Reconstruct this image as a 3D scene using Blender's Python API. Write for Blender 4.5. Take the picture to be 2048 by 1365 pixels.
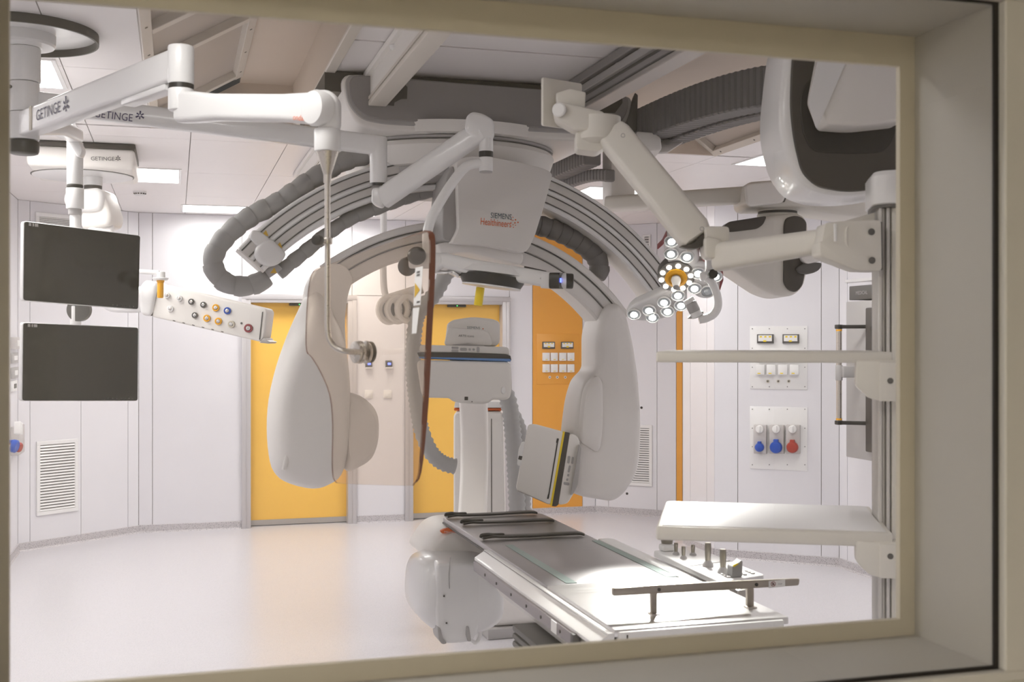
import bpy, bmesh, math, random
from mathutils import Vector as V, Matrix
random.seed(4)
for o in list(bpy.data.objects): bpy.data.objects.remove(o)
SC = bpy.context.scene
COL = SC.collection
# ---------------------------------------------------------------- camera
YAW = math.radians(16.3); F = 2300.; CX = 1024.; CY = 682.5; H = 1.7
FW = V((math.sin(YAW), math.cos(YAW), 0)); RT = V((math.cos(YAW), -math.sin(YAW), 0)); UP = V((0, 0, 1))
CAM = V((0, 0, H))
cd = bpy.data.cameras.new('camera'); cam = bpy.data.objects.new('camera', cd); COL.objects.link(cam)
cd.sensor_width = 36; cd.lens = 36 * F / 2048; cd.clip_start = .05
cd.dof.use_dof = True; cd.dof.focus_distance = 6.0; cd.dof.aperture_fstop = 6.3
cam.location = CAM; cam.rotation_euler = (math.pi / 2, 0, -YAW)
SC.camera = cam
# ---------------------------------------------------------------- world, exposure
w = bpy.data.worlds.new('world'); SC.world = w; w.use_nodes = True
w.node_tree.nodes['Background'].inputs[0].default_value = (.6, .6, .65, 1)
w.node_tree.nodes['Background'].inputs[1].default_value = .05
SC.view_settings.view_transform = 'Standard'; SC.view_settings.look = 'None'
SC.view_settings.gamma = 1; SC.view_settings.use_curve_mapping = False
SC.view_settings.exposure = 0.17
SC.cycles.use_denoising = True
SC.cycles.max_bounces = 10; SC.cycles.diffuse_bounces = 5; SC.cycles.glossy_bounces = 4
SC.cycles.transparent_max_bounces = 12; SC.cycles.caustics_reflective = False; SC.cycles.caustics_refractive = False
SC.cycles.sample_clamp_indirect = 4
CEIL_LIGHT = 6.       # emission of the visible diffusers of the operating room
CEIL_W = 13.          # light power of one ceiling panel
CTRL_LIGHT = 42.0      # emission of the control room's lamp
LED = 25.             # surgical light LEDs
LAMP_W = 330.         # surgical light beam

# ---------------------------------------------------------------- helpers
def ray(px, py): return FW + RT * ((px - CX) / F) + UP * ((CY - py) / F)
def D(px, py, d): return CAM + ray(px, py) * d
def onY(px, py, y): r = ray(px, py); return CAM + r * (y / r.y)
def onX(px, py, x): r = ray(px, py); return CAM + r * (x / r.x)
def onZ(px, py, z): r = ray(px, py); return CAM + r * ((z - H) / r.z)
def onP(px, py, p0, n): r = ray(px, py); return CAM + r * ((p0 - CAM).dot(n) / r.dot(n))

def _bev(bm, faces, off, seg):
    es = {e for f in faces for e in f.edges}
    es = [e for e in es if len(e.link_faces) == 2 and e.calc_face_angle(0) > .6]
    bmesh.ops.bevel(bm, geom=es, offset=off, segments=seg, affect='EDGES', profile=.5, clamp_overlap=True)

def add_prism(bm, pts, vec, bev=0, seg=2):
    vec = V(vec); a = [bm.verts.new(V(p)) for p in pts]; b = [bm.verts.new(V(p) + vec) for p in pts]
    n = len(a); fs = [bm.faces.new(a), bm.faces.new(b[::-1])]
    for i in range(n): j = (i + 1) % n; fs.append(bm.faces.new((a[j], a[i], b[i], b[j])))
    bmesh.ops.recalc_face_normals(bm, faces=fs)
    if bev: _bev(bm, fs, bev, seg)

def add_box(bm, c, s, rot=None, bev=0, seg=2):
    c = V(c); R = rot or Matrix.Identity(3); x, y, z = [R.col[i] * s[i] / 2 for i in range(3)]
    add_prism(bm, [c - x - y - z, c + x - y - z, c + x + y - z, c - x + y - z], z * 2, bev, seg)

def bx(bm, lo, hi, bev=0, seg=2):
    lo = V(lo); hi = V(hi); add_box(bm, (lo + hi) / 2, hi - lo, None, bev, seg)

def frame(axis, hint=None):
    z = V(axis).normalized(); h = V(hint) if hint else (V((0, 0, 1)) if abs(z.z) < .9 else V((0, 1, 0)))
    x = h.cross(z).normalized(); y = z.cross(x)
    return x, y, z

def add_lathe(bm, p, axis, prof, seg=28, caps=True):
    p = V(p); x, y, z = frame(axis); rings = []
    for r, h in prof:
        rings.append([bm.verts.new(p + z * h + (x * math.cos(t) + y * math.sin(t)) * r) for t in [2 * math.pi * i / seg for i in range(seg)]])
    fs = []
    for a, b in zip(rings, rings[1:]):
        for i in range(seg): j = (i + 1) % seg; fs.append(bm.faces.new((a[i], a[j], b[j], b[i])))
    if caps: fs.append(bm.faces.new(rings[0][::-1])); fs.append(bm.faces.new(rings[-1]))
    bmesh.ops.recalc_face_normals(bm, faces=fs)

def add_cyl(bm, p0, p1, r0, r1=None, seg=24, bev=0):
    p0 = V(p0); p1 = V(p1); L = (p1 - p0).length; r1 = r0 if r1 is None else r1
    if bev: prof = [(r0 - bev, 0), (r0 - bev * .3, bev * .3), (r0, bev), (r1, L - bev), (r1 - bev * .3, L - bev * .3), (r1 - bev, L)]
    else: prof = [(r0, 0), (r1, L)]
    add_lathe(bm, p0, p1 - p0, prof, seg)

def add_loft(bm, rings, caps=True, closed=True):
    R = [[bm.verts.new(V(p)) for p in r] for r in rings]; n = len(R[0]); fs = []
    for a, b in zip(R, R[1:]):
        for i in range(n if closed else n - 1):
            j = (i + 1) % n; fs.append(bm.faces.new((a[i], a[j], b[j], b[i])))
    if caps: fs.append(bm.faces.new(R[0][::-1])); fs.append(bm.faces.new(R[-1]))
    bmesh.ops.recalc_face_normals(bm, faces=fs)

def frames(pts, up=None):
    T = []
    for i in range(len(pts)):
        a = pts[max(i - 1, 0)]; b = pts[min(i + 1, len(pts) - 1)]; T.append((b - a).normalized())
    out = []; ref = V(up) if up else (V((0, 0, 1)) if abs(T[0].z) < .9 else V((0, 1, 0)))
    for t in T:
        s = t.cross(ref).normalized(); u = s.cross(t).normalized(); out.append((s, u, t))
        if not up: ref = u
    return out

def add_tube(bm, pts, r, seg=14, caps=True):
    pts = [V(p) for p in pts]; rr = r if isinstance(r, (list, tuple)) else [r] * len(pts); rings = []
    for p, (s, u, t), q in zip(pts, frames(pts), rr):
        rings.append([p + (s * math.cos(a) + u * math.sin(a)) * q for a in [2 * math.pi * k / seg for k in range(seg)]])
    add_loft(bm, rings, caps)

def add_sweep(bm, pts, prof, up=None, caps=True):
    pts = [V(p) for p in pts]; rings = []
    for p, (s, u, t) in zip(pts, frames(pts, up)): rings.append([p + s * a + u * b for a, b in prof])
    add_loft(bm, rings, caps)

def rrect(w, h, r, n=4):
    out = []
    for cx, cy, a0 in ((w / 2 - r, h / 2 - r, 0), (-w / 2 + r, h / 2 - r, 90), (-w / 2 + r, -h / 2 + r, 180), (w / 2 - r, -h / 2 + r, 270)):
        for i in range(n + 1): a = math.radians(a0 + 90 * i / n); out.append((cx + r * math.cos(a), cy + r * math.sin(a)))
    return out

def spline(pts, n=8):
    P = [V(p) for p in pts]; out = []
    for i in range(len(P) - 1):
        a = P[max(i - 1, 0)]; b = P[i]; c = P[i + 1]; d = P[min(i + 2, len(P) - 1)]
        for k in range(n):
            t = k / n; out.append(.5 * ((2 * b) + (c - a) * t + (2 * a - 5 * b + 4 * c - d) * t * t + (3 * b - a - 3 * c + d) * t ** 3))
    out.append(P[-1]); return out

def cspline(pts, n=5):
    P = [V(p) for p in pts]; m = len(P); out = []
    for i in range(m):
        a, b, c, d = P[i - 1], P[i], P[(i + 1) % m], P[(i + 2) % m]
        for k in range(n):
            t = k / n; out.append(.5 * ((2 * b) + (c - a) * t + (2 * a - 5 * b + 4 * c - d) * t * t + (3 * b - a - 3 * c + d) * t ** 3))
    return out

def rpoly(pts, r, n=4):
    P = [V(p) for p in pts]; m = len(P); out = []
    for i in range(m):
        a, b, c = P[i - 1], P[i], P[(i + 1) % m]
        d1 = (a - b); d2 = (c - b); q = min(r, d1.length * .45, d2.length * .45)
        s = b + d1.normalized() * q; e = b + d2.normalized() * q
        for k in range(n + 1):
            t = k / n; out.append(s * (1 - t) ** 2 + b * 2 * t * (1 - t) + e * t * t)
    return out

def puff(bm, poly, axis, layers):
    """a body that swells: the outline is repeated along the axis, scaled about its centre"""
    poly = [V(p) for p in poly]; c = sum(poly, V()) / len(poly); ax = V(axis).normalized()
    add_loft(bm, [[c + (p - c) * s + ax * h for p in poly] for h, s in layers])

ORG = {}
def _org(o):
    while o.parent: o = o.parent
    return ORG.get(o.name, V((0, 0, 0)))

def obj(name, bm, mat, parent=None, label=None, cat=None, group=None, kind=None, ang=35, flat=False, origin=None):
    bm.normal_update()
    me = bpy.data.meshes.new(name)
    if not flat:
        for f in bm.faces: f.smooth = True
        lim = math.radians(ang)
        for e in bm.edges:
            if len(e.link_faces) == 2: e.smooth = e.calc_face_angle(0) < lim
    if parent: org = _org(parent)
    elif origin: org = V(origin)
    else:
        lo = V([min(v.co[i] for v in bm.verts) for i in range(3)]); hi = V([max(v.co[i] for v in bm.verts) for i in range(3)])
        org = V(((lo.x + hi.x) / 2, (lo.y + hi.y) / 2, lo.z))
    bmesh.ops.translate(bm, verts=bm.verts, vec=-org)
    bm.to_mesh(me); bm.free()
    o = bpy.data.objects.new(name, me); COL.objects.link(o); me.materials.append(mat)
    if parent: o.parent = parent
    else: o.location = org; ORG[o.name] = org
    tag(o, label, cat, group, kind); return o

def tag(o, label=None, cat=None, group=None, kind=None):
    if label: o['label'] = label
    if cat: o['category'] = cat
    if group: o['group'] = group
    if kind: o['kind'] = kind

def thing(name, label=None, cat=None, loc=(0, 0, 0), group=None, kind=None):
    o = bpy.data.objects.new(name, None); COL.objects.link(o); o.location = loc; o.empty_display_size = .1
    ORG[o.name] = V(loc); tag(o, label, cat, group, kind); return o

def copyat(o, delta, parent=None):
    c = o.copy(); COL.objects.link(c); c.location = o.location + V(delta)
    if parent: c.parent = parent
    return c

def B(): return bmesh.new()

def text(name, s, p, right, up, width, mat, parent, label=None, height=None, shear=0, depth=.0008):
    cu = bpy.data.curves.new('txt', 'FONT'); cu.body = s; cu.extrude = 0; cu.resolution_u = 3
    to = bpy.data.objects.new('txt', cu); COL.objects.link(to)
    dg = bpy.context.evaluated_depsgraph_get(); me = bpy.data.meshes.new_from_object(to.evaluated_get(dg))
    bpy.data.objects.remove(to); bm = B(); bm.from_mesh(me); bpy.data.meshes.remove(me)
    xs = [v.co.x for v in bm.verts]; ys = [v.co.y for v in bm.verts]; x0, x1 = min(xs), max(xs); y0, y1 = min(ys), max(ys)
    k = width / (x1 - x0); kh = (height / (y1 - y0)) if height else k
    right = V(right).normalized(); up = V(up); up = (up - right * up.dot(right)).normalized(); n = right.cross(up)
    for v in bm.verts:
        v.co = V(p) + right * ((v.co.x - x0) * k) + up * ((v.co.y - y0) * kh) + n * depth
    return obj(name, bm, mat, parent, label, flat=True)

# ---------------------------------------------------------------- materials
def mat(name, col, rough=.5, metal=0, spec=.5, bump=0, bscale=200, emit=None, es=0, coat=0, var=.03):
    m = bpy.data.materials.new(name); m.use_nodes = True; nt = m.node_tree; b = nt.nodes['Principled BSDF']
    b.inputs['Roughness'].default_value = rough; b.inputs['Metallic'].default_value = metal
    b.inputs['Specular IOR Level'].default_value = spec; b.inputs['Coat Weight'].default_value = coat
    tc = nt.nodes.new('ShaderNodeTexCoord'); nz = nt.nodes.new('ShaderNodeTexNoise'); nz.inputs['Scale'].default_value = 3.; nz.inputs['Detail'].default_value = 4
    nt.links.new(tc.outputs['Object'], nz.inputs['Vector'])
    mx = nt.nodes.new('ShaderNodeMix'); mx.data_type = 'RGBA'
    c = V(col)
    mx.inputs[6].default_value = (*(c * (1 - var)), 1); mx.inputs[7].default_value = (*[min(1, q * (1 + var)) for q in c], 1)
    nt.links.new(nz.outputs['Fac'], mx.inputs[0]); nt.links.new(mx.outputs[2], b.inputs['Base Color'])
    if bump:
        n2 = nt.nodes.new('ShaderNodeTexNoise'); n2.inputs['Scale'].default_value = bscale; nt.links.new(tc.outputs['Object'], n2.inputs['Vector'])
        bp = nt.nodes.new('ShaderNodeBump'); bp.inputs['Strength'].default_value = bump; bp.inputs['Distance'].default_value = .002
        nt.links.new(n2.outputs['Fac'], bp.inputs['Height']); nt.links.new(bp.outputs['Normal'], b.inputs['Normal'])
    if emit: b.inputs['Emission Color'].default_value = (*emit, 1); b.inputs['Emission Strength'].default_value = es
    return m

def speckle(name, base, dark, scale, thr, rough, bump=0):
    m = bpy.data.materials.new(name); m.use_nodes = True; nt = m.node_tree; b = nt.nodes['Principled BSDF']
    tc = nt.nodes.new('ShaderNodeTexCoord'); b.inputs['Roughness'].default_value = rough
    vo = nt.nodes.new('ShaderNodeTexVoronoi'); vo.inputs['Scale'].default_value = scale; nt.links.new(tc.outputs['Object'], vo.inputs['Vector'])
    cr = nt.nodes.new('ShaderNodeValToRGB'); cr.color_ramp.elements[0].position = thr; cr.color_ramp.elements[1].position = thr + .1
    cr.color_ramp.elements[0].color = (*dark, 1); cr.color_ramp.elements[1].color = (*base, 1)
    nt.links.new(vo.outputs['Distance'], cr.inputs[0])
    nz = nt.nodes.new('ShaderNodeTexNoise'); nz.inputs['Scale'].default_value = 1.2; nt.links.new(tc.outputs['Object'], nz.inputs['Vector'])
    v2 = nt.nodes.new('ShaderNodeTexVoronoi'); v2.inputs['Scale'].default_value = scale * 1.9; nt.links.new(tc.outputs['Object'], v2.inputs['Vector'])
    mx = nt.nodes.new('ShaderNodeMix'); mx.data_type = 'RGBA'; mx.blend_type = 'MULTIPLY'; mx.inputs[0].default_value = .25
    nt.links.new(cr.outputs[0], mx.inputs[6]); nt.links.new(v2.outputs['Color'], mx.inputs[7])
    m3 = nt.nodes.new('ShaderNodeMix'); m3.data_type = 'RGBA'; m3.inputs[0].default_value = .35
    hs = nt.nodes.new('ShaderNodeHueSaturation'); hs.inputs['Saturation'].default_value = .25
    nt.links.new(mx.outputs[2], hs.inputs['Color'])
    nt.links.new(cr.outputs[0], m3.inputs[6]); nt.links.new(hs.outputs[0], m3.inputs[7])
    nt.links.new(m3.outputs[2], b.inputs['Base Color'])
    return m

def brushed(name, col, rough=.3):
    m = mat(name, col, rough, 1.0); nt = m.node_tree; b = nt.nodes['Principled BSDF']
    tc = nt.nodes.new('ShaderNodeTexCoord'); mp = nt.nodes.new('ShaderNodeMapping'); mp.inputs['Scale'].default_value = (4, 300, 300)
    nz = nt.nodes.new('ShaderNodeTexNoise'); nz.inputs['Scale'].default_value = 1; nt.links.new(tc.outputs['Object'], mp.inputs[0]); nt.links.new(mp.outputs[0], nz.inputs['Vector'])
    mr = nt.nodes.new('ShaderNodeMapRange'); mr.inputs[3].default_value = rough * .8; mr.inputs[4].default_value = rough * 1.3
    nt.links.new(nz.outputs['Fac'], mr.inputs[0]); nt.links.new(mr.outputs[0], b.inputs['Roughness']); return m

def glass(name, tint, refl=1.0, rough=0.0):
    m = bpy.data.materials.new(name); m.use_nodes = True; nt = m.node_tree; nt.nodes.clear()
    out = nt.nodes.new('ShaderNodeOutputMaterial'); tr = nt.nodes.new('ShaderNodeBsdfTransparent'); tr.inputs[0].default_value = (*tint, 1)
    gl = nt.nodes.new('ShaderNodeBsdfGlossy'); gl.inputs['Roughness'].default_value = rough; gl.inputs['Color'].default_value = (refl, refl, refl, 1)
    lw = nt.nodes.new('ShaderNodeLayerWeight'); pw = nt.nodes.new('ShaderNodeMath'); pw.operation = 'POWER'; pw.inputs[1].default_value = 5
    ma = nt.nodes.new('ShaderNodeMath'); ma.operation = 'MULTIPLY_ADD'; ma.inputs[1].default_value = .96; ma.inputs[2].default_value = .04
    lw.inputs['Blend'].default_value = .5; mx = nt.nodes.new('ShaderNodeMixShader')
    nt.links.new(lw.outputs['Facing'], pw.inputs[0]); nt.links.new(pw.outputs[0], ma.inputs[0]); nt.links.new(ma.outputs[0], mx.inputs[0])
    nt.links.new(tr.outputs[0], mx.inputs[1]); nt.links.new(gl.outputs[0], mx.inputs[2]); nt.links.new(mx.outputs[0], out.inputs[0]); return m

def emis(name, col, s):
    m = bpy.data.materials.new(name); m.use_nodes = True; nt = m.node_tree; nt.nodes.clear()
    out = nt.nodes.new('ShaderNodeOutputMaterial'); e = nt.nodes.new('ShaderNodeEmission'); e.inputs[0].default_value = (*col, 1); e.inputs[1].default_value = s
    nt.links.new(e.outputs[0], out.inputs[0]); return m

def perforated(name, col, dark, scale):
    m = bpy.data.materials.new(name); m.use_nodes = True; nt = m.node_tree; b = nt.nodes['Principled BSDF']; b.inputs['Roughness'].default_value = .5
    tc = nt.nodes.new('ShaderNodeTexCoord'); wv = nt.nodes.new('ShaderNodeTexWave'); wv.bands_direction = 'Y'; wv.inputs['Scale'].default_value = scale
    nt.links.new(tc.outputs['Object'], wv.inputs[0]); mx = nt.nodes.new('ShaderNodeMix'); mx.data_type = 'RGBA'
    mx.inputs[6].default_value = (*dark, 1); mx.inputs[7].default_value = (*col, 1); nt.links.new(wv.outputs['Fac'], mx.inputs[0]); nt.links.new(mx.outputs[2], b.inputs['Base Color']); return m

M = {
 'wall': mat('wall panel white', (.75, .737, .768), .35, bump=.03),
 'gap': mat('panel joint', (.30, .26, .24), .8),
 'ceil': mat('ceiling panel white', (.85, .815, .81), .4),
 'hood': mat('laminar field cream', (.60, .51, .43), .6),
 'trim': mat('cream trim', (.66, .61, .55), .45),
 'floor': speckle('vinyl floor', (.65, .625, .665), (.40, .37, .41), 170, .16, .26),
 'skirt': speckle('speckled skirting', (.56, .52, .54), (.10, .09, .10), 120, .22, .4),
 'yellow': mat('yellow door laminate', (.90, .53, .095), .4, bump=.05, bscale=400),
 'orange': mat('orange wall panel', (.80, .36, .05), .4, bump=.05, bscale=400),
 'steel_paint': mat('grey door frame steel', (.55, .53, .54), .35, .2),
 'white': mat('white enamel', (.80, .79, .785), .3, coat=.2),
 'gwhite': mat('grey white plastic', (.76, .73, .705), .42),
 'cwhite': mat('warm white plastic', (.79, .76, .725), .4),
 'pcream': mat('pendant cream paint', (.70, .67, .615), .42),
 'grey': mat('grey panel', (.27, .255, .255), .5),
 'lgrey': mat('light grey plastic', (.40, .385, .38), .45),
 'hose': mat('grey hose plastic', (.34, .335, .33), .55),
 'hosed': mat('dark grey chain plastic', (.17, .16, .16), .5),
 'black': mat('black plastic', (.018, .016, .014), .35),
 'dark': mat('dark brown grey plastic', (.055, .048, .042), .45),
 'char': mat('charcoal', (.10, .095, .09), .5),
 'steel': brushed('brushed steel', (.62, .58, .53), .28),
 'chrome': mat('chrome', (.75, .74, .72), .12, 1.0),
 'channel': mat('satin grey channel', (.64, .615, .59), .4),
 'alu': mat('anodised aluminium', (.50, .48, .46), .35, .8),
 'carbon': brushed('satin grey carbon top', (.44, .425, .43), .38),
 'plate': brushed('pale steel plate', (.78, .77, .76), .30),
 'green': mat('pale green strip', (.22, .285, .265), .4),
 'screen': mat('monitor glass', (.006, .0055, .005), .06, 0, .5),
 'amber': glass('amber acrylic', (.97, .915, .85), 1.0),
 'amberedge': mat('amber acrylic edge', (.17, .045, .018), .25),
 'glass': glass('window glass', (.985, .985, .97), 1.0),
 'light': emis('light diffuser', (1, .985, .97), CEIL_LIGHT),
 'ylw': mat('yellow plastic', (.87, .63, .01), .4),
 'amberp': mat('amber yellow plastic', (.80, .38, .01), .4),
 'lblue': mat('pale blue line', (.11, .24, .52), .4),
 'blue': mat('blue plastic', (.02, .08, .42), .4),
 'red': mat('red plastic', (.36, .04, .025), .4),
 'maroon': mat('maroon plastic', (.26, .05, .06), .4),
 'oranget': mat('orange print', (.72, .13, .02), .5),
 'tealt': mat('dark slate print', (.04, .08, .10), .5),
 'navyt': mat('navy print', (.035, .025, .09), .5),
 'gold': mat('warning sticker yellow', (.62, .38, .03), .5),
 'sticker': mat('white sticker', (.80, .79, .78), .5),
 'lip': mat('window stop beige', (.56, .51, .42), .55, bump=.1, bscale=500),
 'reveal': mat('window reveal grey', (.43, .41, .385), .5, bump=.06, bscale=500),
 'outer': mat('control room frame grey', (.58, .56, .52), .5, bump=.06, bscale=500),
 'ctrl': mat('control room wall beige', (.60, .57, .51), .6),
 'rubber': mat('black gasket', (.012, .009, .007), .6),
 'led': emis('surgical LED', (1, 1, .97), LED),
 'ledw': emis('small warm LED', (1, .93, .85), 12.),
 'bled': emis('blue LED', (.08, .12, 1), 6.),
 'rled': emis('red LED', (1, .08, .04), 4.),
 'gled': emis('green LED', (.1, 1, .2), 3.),
 'swgrey': mat('light switch grey', (.52, .49, .48), .4),
 'perf': perforated('perforated grille', (.60, .54, .49), (.36, .31, .27), 40),
 'knobm': mat('backlit dark metal', (.26, .235, .20), .3, .7),  # joysticks stand backlit; that darkness is put into the colour
 'barm': brushed('warm grey steel', (.40, .36, .31), .3),
 'railg': mat('mauve grey rail', (.30, .275, .285), .45),
 'lens': mat('lamp reflector', (.62, .66, .68), .12, .7),
}
# ================================================================ the room
ZC = 2.84
def P2(x, y): return V((x, y, 0))
def wall(name, p0, p1, zs, ze, cuts, panels, n):
    """backing slab with raised panels; panels = (s0, s1, z0, z1, material) along the wall"""
    p0 = V(p0); p1 = V(p1); d = (p1 - p0).normalized(); n = V(n).normalized()
    bm = B()
    for s0, s1, z0, z1 in cuts:
        a = p0 + d * s0 - n * .012; b = p0 + d * s1 - n * .012
        add_prism(bm, [a + UP * z0, b + UP * z0, b + UP * z1, a + UP * z1], -n * .04)
    wo = obj(name, bm, M['gap'], None, kind='structure')
    for s0, s1, z0, z1, m in panels:
        g = .0025; bm = B(); a = p0 + d * (s0 + g) - n * .012; b = p0 + d * (s1 - g) - n * .012
        add_prism(bm, [a + UP * (z0 + g), b + UP * (z0 + g), b + UP * (z1 - g), a + UP * (z1 - g)], n * .012)
        obj('wall_panel', bm, m, wo, flat=True)
    return wo
def hit(px, p0, p1):
    """arc length along the wall foot p0-p1 seen at column px"""
    d = (V(p1) - V(p0)).normalized(); nn = V((-d.y, d.x, 0)); return (onP(px, 700, V(p0), nn) - V(p0)).dot(d)

W = M['wall']
A = P2(-1.22, 10.0); YB = 10.70; Bc = P2(-.315, YB); Bk = Bc.copy(); Cc = P2(3.99, YB); E0 = P2(4.78, 9.99)
Fp = P2(4.07, 8.80); G = P2(4.07, 8.24); Hh = P2(4.79, 7.61); XL, XR, YF = -1.22, 4.79, 1.82

# floor
bm = B(); bx(bm, (XL - .3, YF - .1, -.05), (XR + .3, YB + .3, 0)); obj('floor', bm, M['floor'], kind='structure', flat=True)

# left wall, chamfer, back wall, right chamfer, recess, pilaster, right wall
wall('wall_left', P2(XL, YF), A, 0, ZC, [(0, 8.18, 0, ZC)], [(a, b, .06, ZC, W) for a, b in ((0, 1.2), (1.2, 2.4), (2.4, 3.6), (3.6, 4.8), (4.8, 6.0), (6.0, 7.2), (7.2, 8.18))], (1, 0, 0))
Lc = (Bc - A).length; nL = V((Bc.y - A.y, -(Bc.x - A.x), 0))
ss = [0] + [hit(p, A, Bc) for p in (60, 162, 256)] + [Lc]
wall('wall_left_chamfer', A, Bc, 0, ZC, [(0, Lc, 0, ZC)], [(a, b, .06, ZC, W) for a, b in zip(ss, ss[1:])], nL)
hb = lambda px: hit(px, Bk, Cc)
d1a, d1b, d2a, d2b = hb(484), hb(712), hb(810), hb(1019); LB = (Cc - Bk).length; DT = 2.125
oz = hb(1065); ow = hb(1165)
pan = [(0, hb(305), .06, ZC, W), (hb(305), d1a, .06, ZC, W), (d1a, hb(704), DT, ZC, W), (hb(704), hb(811), DT, ZC, W), (hb(811), d2b, DT, ZC, W),
       (d1b, d2a, .06, DT, W), (d2b, oz, .06, ZC, W), (oz, ow, .06, ZC, M['orange']), (ow, LB, .06, ZC, W)]
wall('wall_back', Bk, Cc, 0, ZC, [(0, d1a, 0, ZC), (d1a, d1b, DT, ZC), (d1b, d2a, 0, ZC), (d2a, d2b, DT, ZC), (d2b, LB, 0, ZC)], pan, (0, -1, 0))
Lr = (E0 - Cc).length; nR = V((-1, -1, 0)); h = lambda p: hit(p, Cc, E0)
st = [0, h(1217), h(1314), h(1352.5), h(1365), Lr]
wall('wall_right_chamfer', Cc, E0, 0, ZC, [(0, Lr, 0, ZC)], [(a, b, .06, ZC, M['orange'] if i == 3 else W) for i, (a, b) in enumerate(zip(st, st[1:]))], nR)
wall('wall_right_recess', E0, P2(4.78, 8.80), 0, ZC, [(0, 1.19, 0, ZC)], [(0, 1.19, .06, ZC, W)], (-1, 0, 0))
wall('wall_pilaster_back', P2(4.78, 8.80), Fp, 0, ZC, [(0, .69, 0, ZC)], [(0, .695, .06, ZC, W)], (0, 1, 0))
h = lambda p: hit(p, Fp, G); st = [-.03, h(1380.5), h(1413.5), (Fp - G).length]
wall('wall_pilaster', Fp, G, 0, ZC, [(0, st[-1], 0, ZC)], [(a, b, .06, ZC, W) for a, b in zip(st, st[1:])], (-1, 0, 0))
h = lambda p: hit(p, G, Hh); st = [0, h(1475.5), h(1642.5), (Hh - G).length]
wall('wall_pilaster_chamfer', G, Hh, 0, ZC, [(0, st[-1], 0, ZC)], [(a, b, .06, ZC, W) for a, b in zip(st, st[1:])], (-.63, -.72, 0))
h = lambda p: hit(p, Hh, P2(XR, YF)); st = [0, h(1694.5), 1.4, 2.6, 3.8, 5.79]
wall('wall_right', Hh, P2(XR, YF), 0, ZC, [(0, 5.79, 0, ZC)], [(a, b, .06, ZC, W) for a, b in zip(st, st[1:])], (-1, 0, 0))

# skirting
def skirt(name, p0, p1, n):
    n = V(n).normalized(); bm = B(); p0 = V(p0); p1 = V(p1)
    prof = [(.0, .0), (.022, 0), (.012, .012), (.010, .066), (0, .068)]
    add_loft(bm, [[p + n * a + UP * b for a, b in prof] for p in (p0, p1)]); obj(name, bm, M['skirt'], kind='structure', flat=True)
skirt('baseboard_left', P2(XL, YF), A, (1, 0, 0)); skirt('baseboard_left_chamfer', A, Bc, nL)
dB = lambda s: Bk + V((s, 0, 0))
skirt('baseboard_back', dB(0), dB(d1a), (0, -1, 0)); skirt('baseboard_back_middle', dB(d1b), dB(d2a), (0, -1, 0)); skirt('baseboard_back_right', dB(d2b), Cc, (0, -1, 0))
skirt('baseboard_right_chamfer', Cc, E0, nR); skirt('baseboard_pilaster', Fp, G, (-1, 0, 0)); skirt('baseboard_pilaster_chamfer', G, Hh, (-.63, -.72, 0)); skirt('baseboard_right', Hh, P2(XR, YF), (-1, 0, 0))

# doors
def door(name, sa, sb, ja, jb):
    x0 = Bk.x + sa; x1 = Bk.x + sb; bm = B(); fw = (x1 - x0) * .075
    # frame with a stepped architrave
    for a, b in ((x0, x0 + fw), (x1 - fw, x1)):
        bx(bm, (a, YB - .02, 0), (b, YB + .14, DT), .004)
    bx(bm, (x0 + fw, YB - .02, DT - .075), (x1 - fw, YB + .14, DT), .004)
    fo = obj(name, bm, M['steel_paint'], None, kind='structure')
    bm = B(); bx(bm, (x0 - .004, YB - .026, DT - .045), (x1 + .004, YB - .018, DT), .002)
    for a, b in ((x0 - .004, x0 + fw * .45), (x1 - fw * .45, x1 + .004)): bx(bm, (a, YB - .026, 0), (b, YB - .018, DT - .045), .002)
    obj('door_architrave', bm, M['steel_paint'], fo)
    bm = B(); bx(bm, (x0 + fw, YB + .09, .055), (x1 - fw, YB + .13, DT - .075)); obj('door_leaf', bm, M['yellow'], fo, 'yellow laminate leaf', flat=True)
    bm = B(); bx(bm, (x0 + fw, YB + .085, .006), (x1 - fw, YB + .132, .055)); obj('kick_plate', bm, M['alu'], fo, flat=True)
    xm = (x0 + x1) / 2
    bm = B(); bx(bm, (xm - .09, YB + .03, DT - .10), (xm + .09, YB + .08, DT - .0752), .006); s = obj('door_sensor', bm, M['dark'], fo)
    bm = B(); bx(bm, (xm - .004, YB + .027, DT - .092), (xm + .004, YB + .031, DT - .084)); obj('indicator_lamp', bm, M['gled'], s)
door('door_1', d1a, d1b, 0, 0); door('door_2', d2a, d2b, 0, 0)

# ---------------------------------------------------------------- ceiling with the recessed field
RX0, RX1, RY1, RY0 = -.128, 3.18, 6.42, 3.15; SX0, SX1 = .62, 1.95; YC0 = YF - .1
Z0 = ZC
def rect(bm, x0, x1, y0, y1, z, t): bx(bm, (x0, y0, z), (x1, y1, z + t))
bm = B()
for r in ((XL - .1, RX0 - .004, RY0, RY1), (RX1 + .004, XR + .1, RY0, RY1), (XL - .1, XR + .1, YC0, RY0), (XL - .1, XR + .1, RY1 + .03, YB + .2), (SX0, SX1, RY0, RY1 + .02)): rect(bm, *r, Z0 + .014, .03)
ce = obj('ceiling', bm, M['gap'], kind='structure', flat=True)
def tile(x0, x1, y0, y1):
    bm = B(); g = .0022; bx(bm, (x0 + g, y0 + g, Z0), (x1 - g, y1 - g, Z0 + .014)); obj('ceiling_panel', bm, M['ceil'], ce, flat=True)
ys = [RY0, 4.15, 5.1, RY1]
for xa, xb in ((XL, -.45), (-.45, RX0), (RX1, 3.95), (3.95, XR)):
    for ya, yb in zip(ys, ys[1:]): tile(xa, xb, ya, yb)
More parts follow.
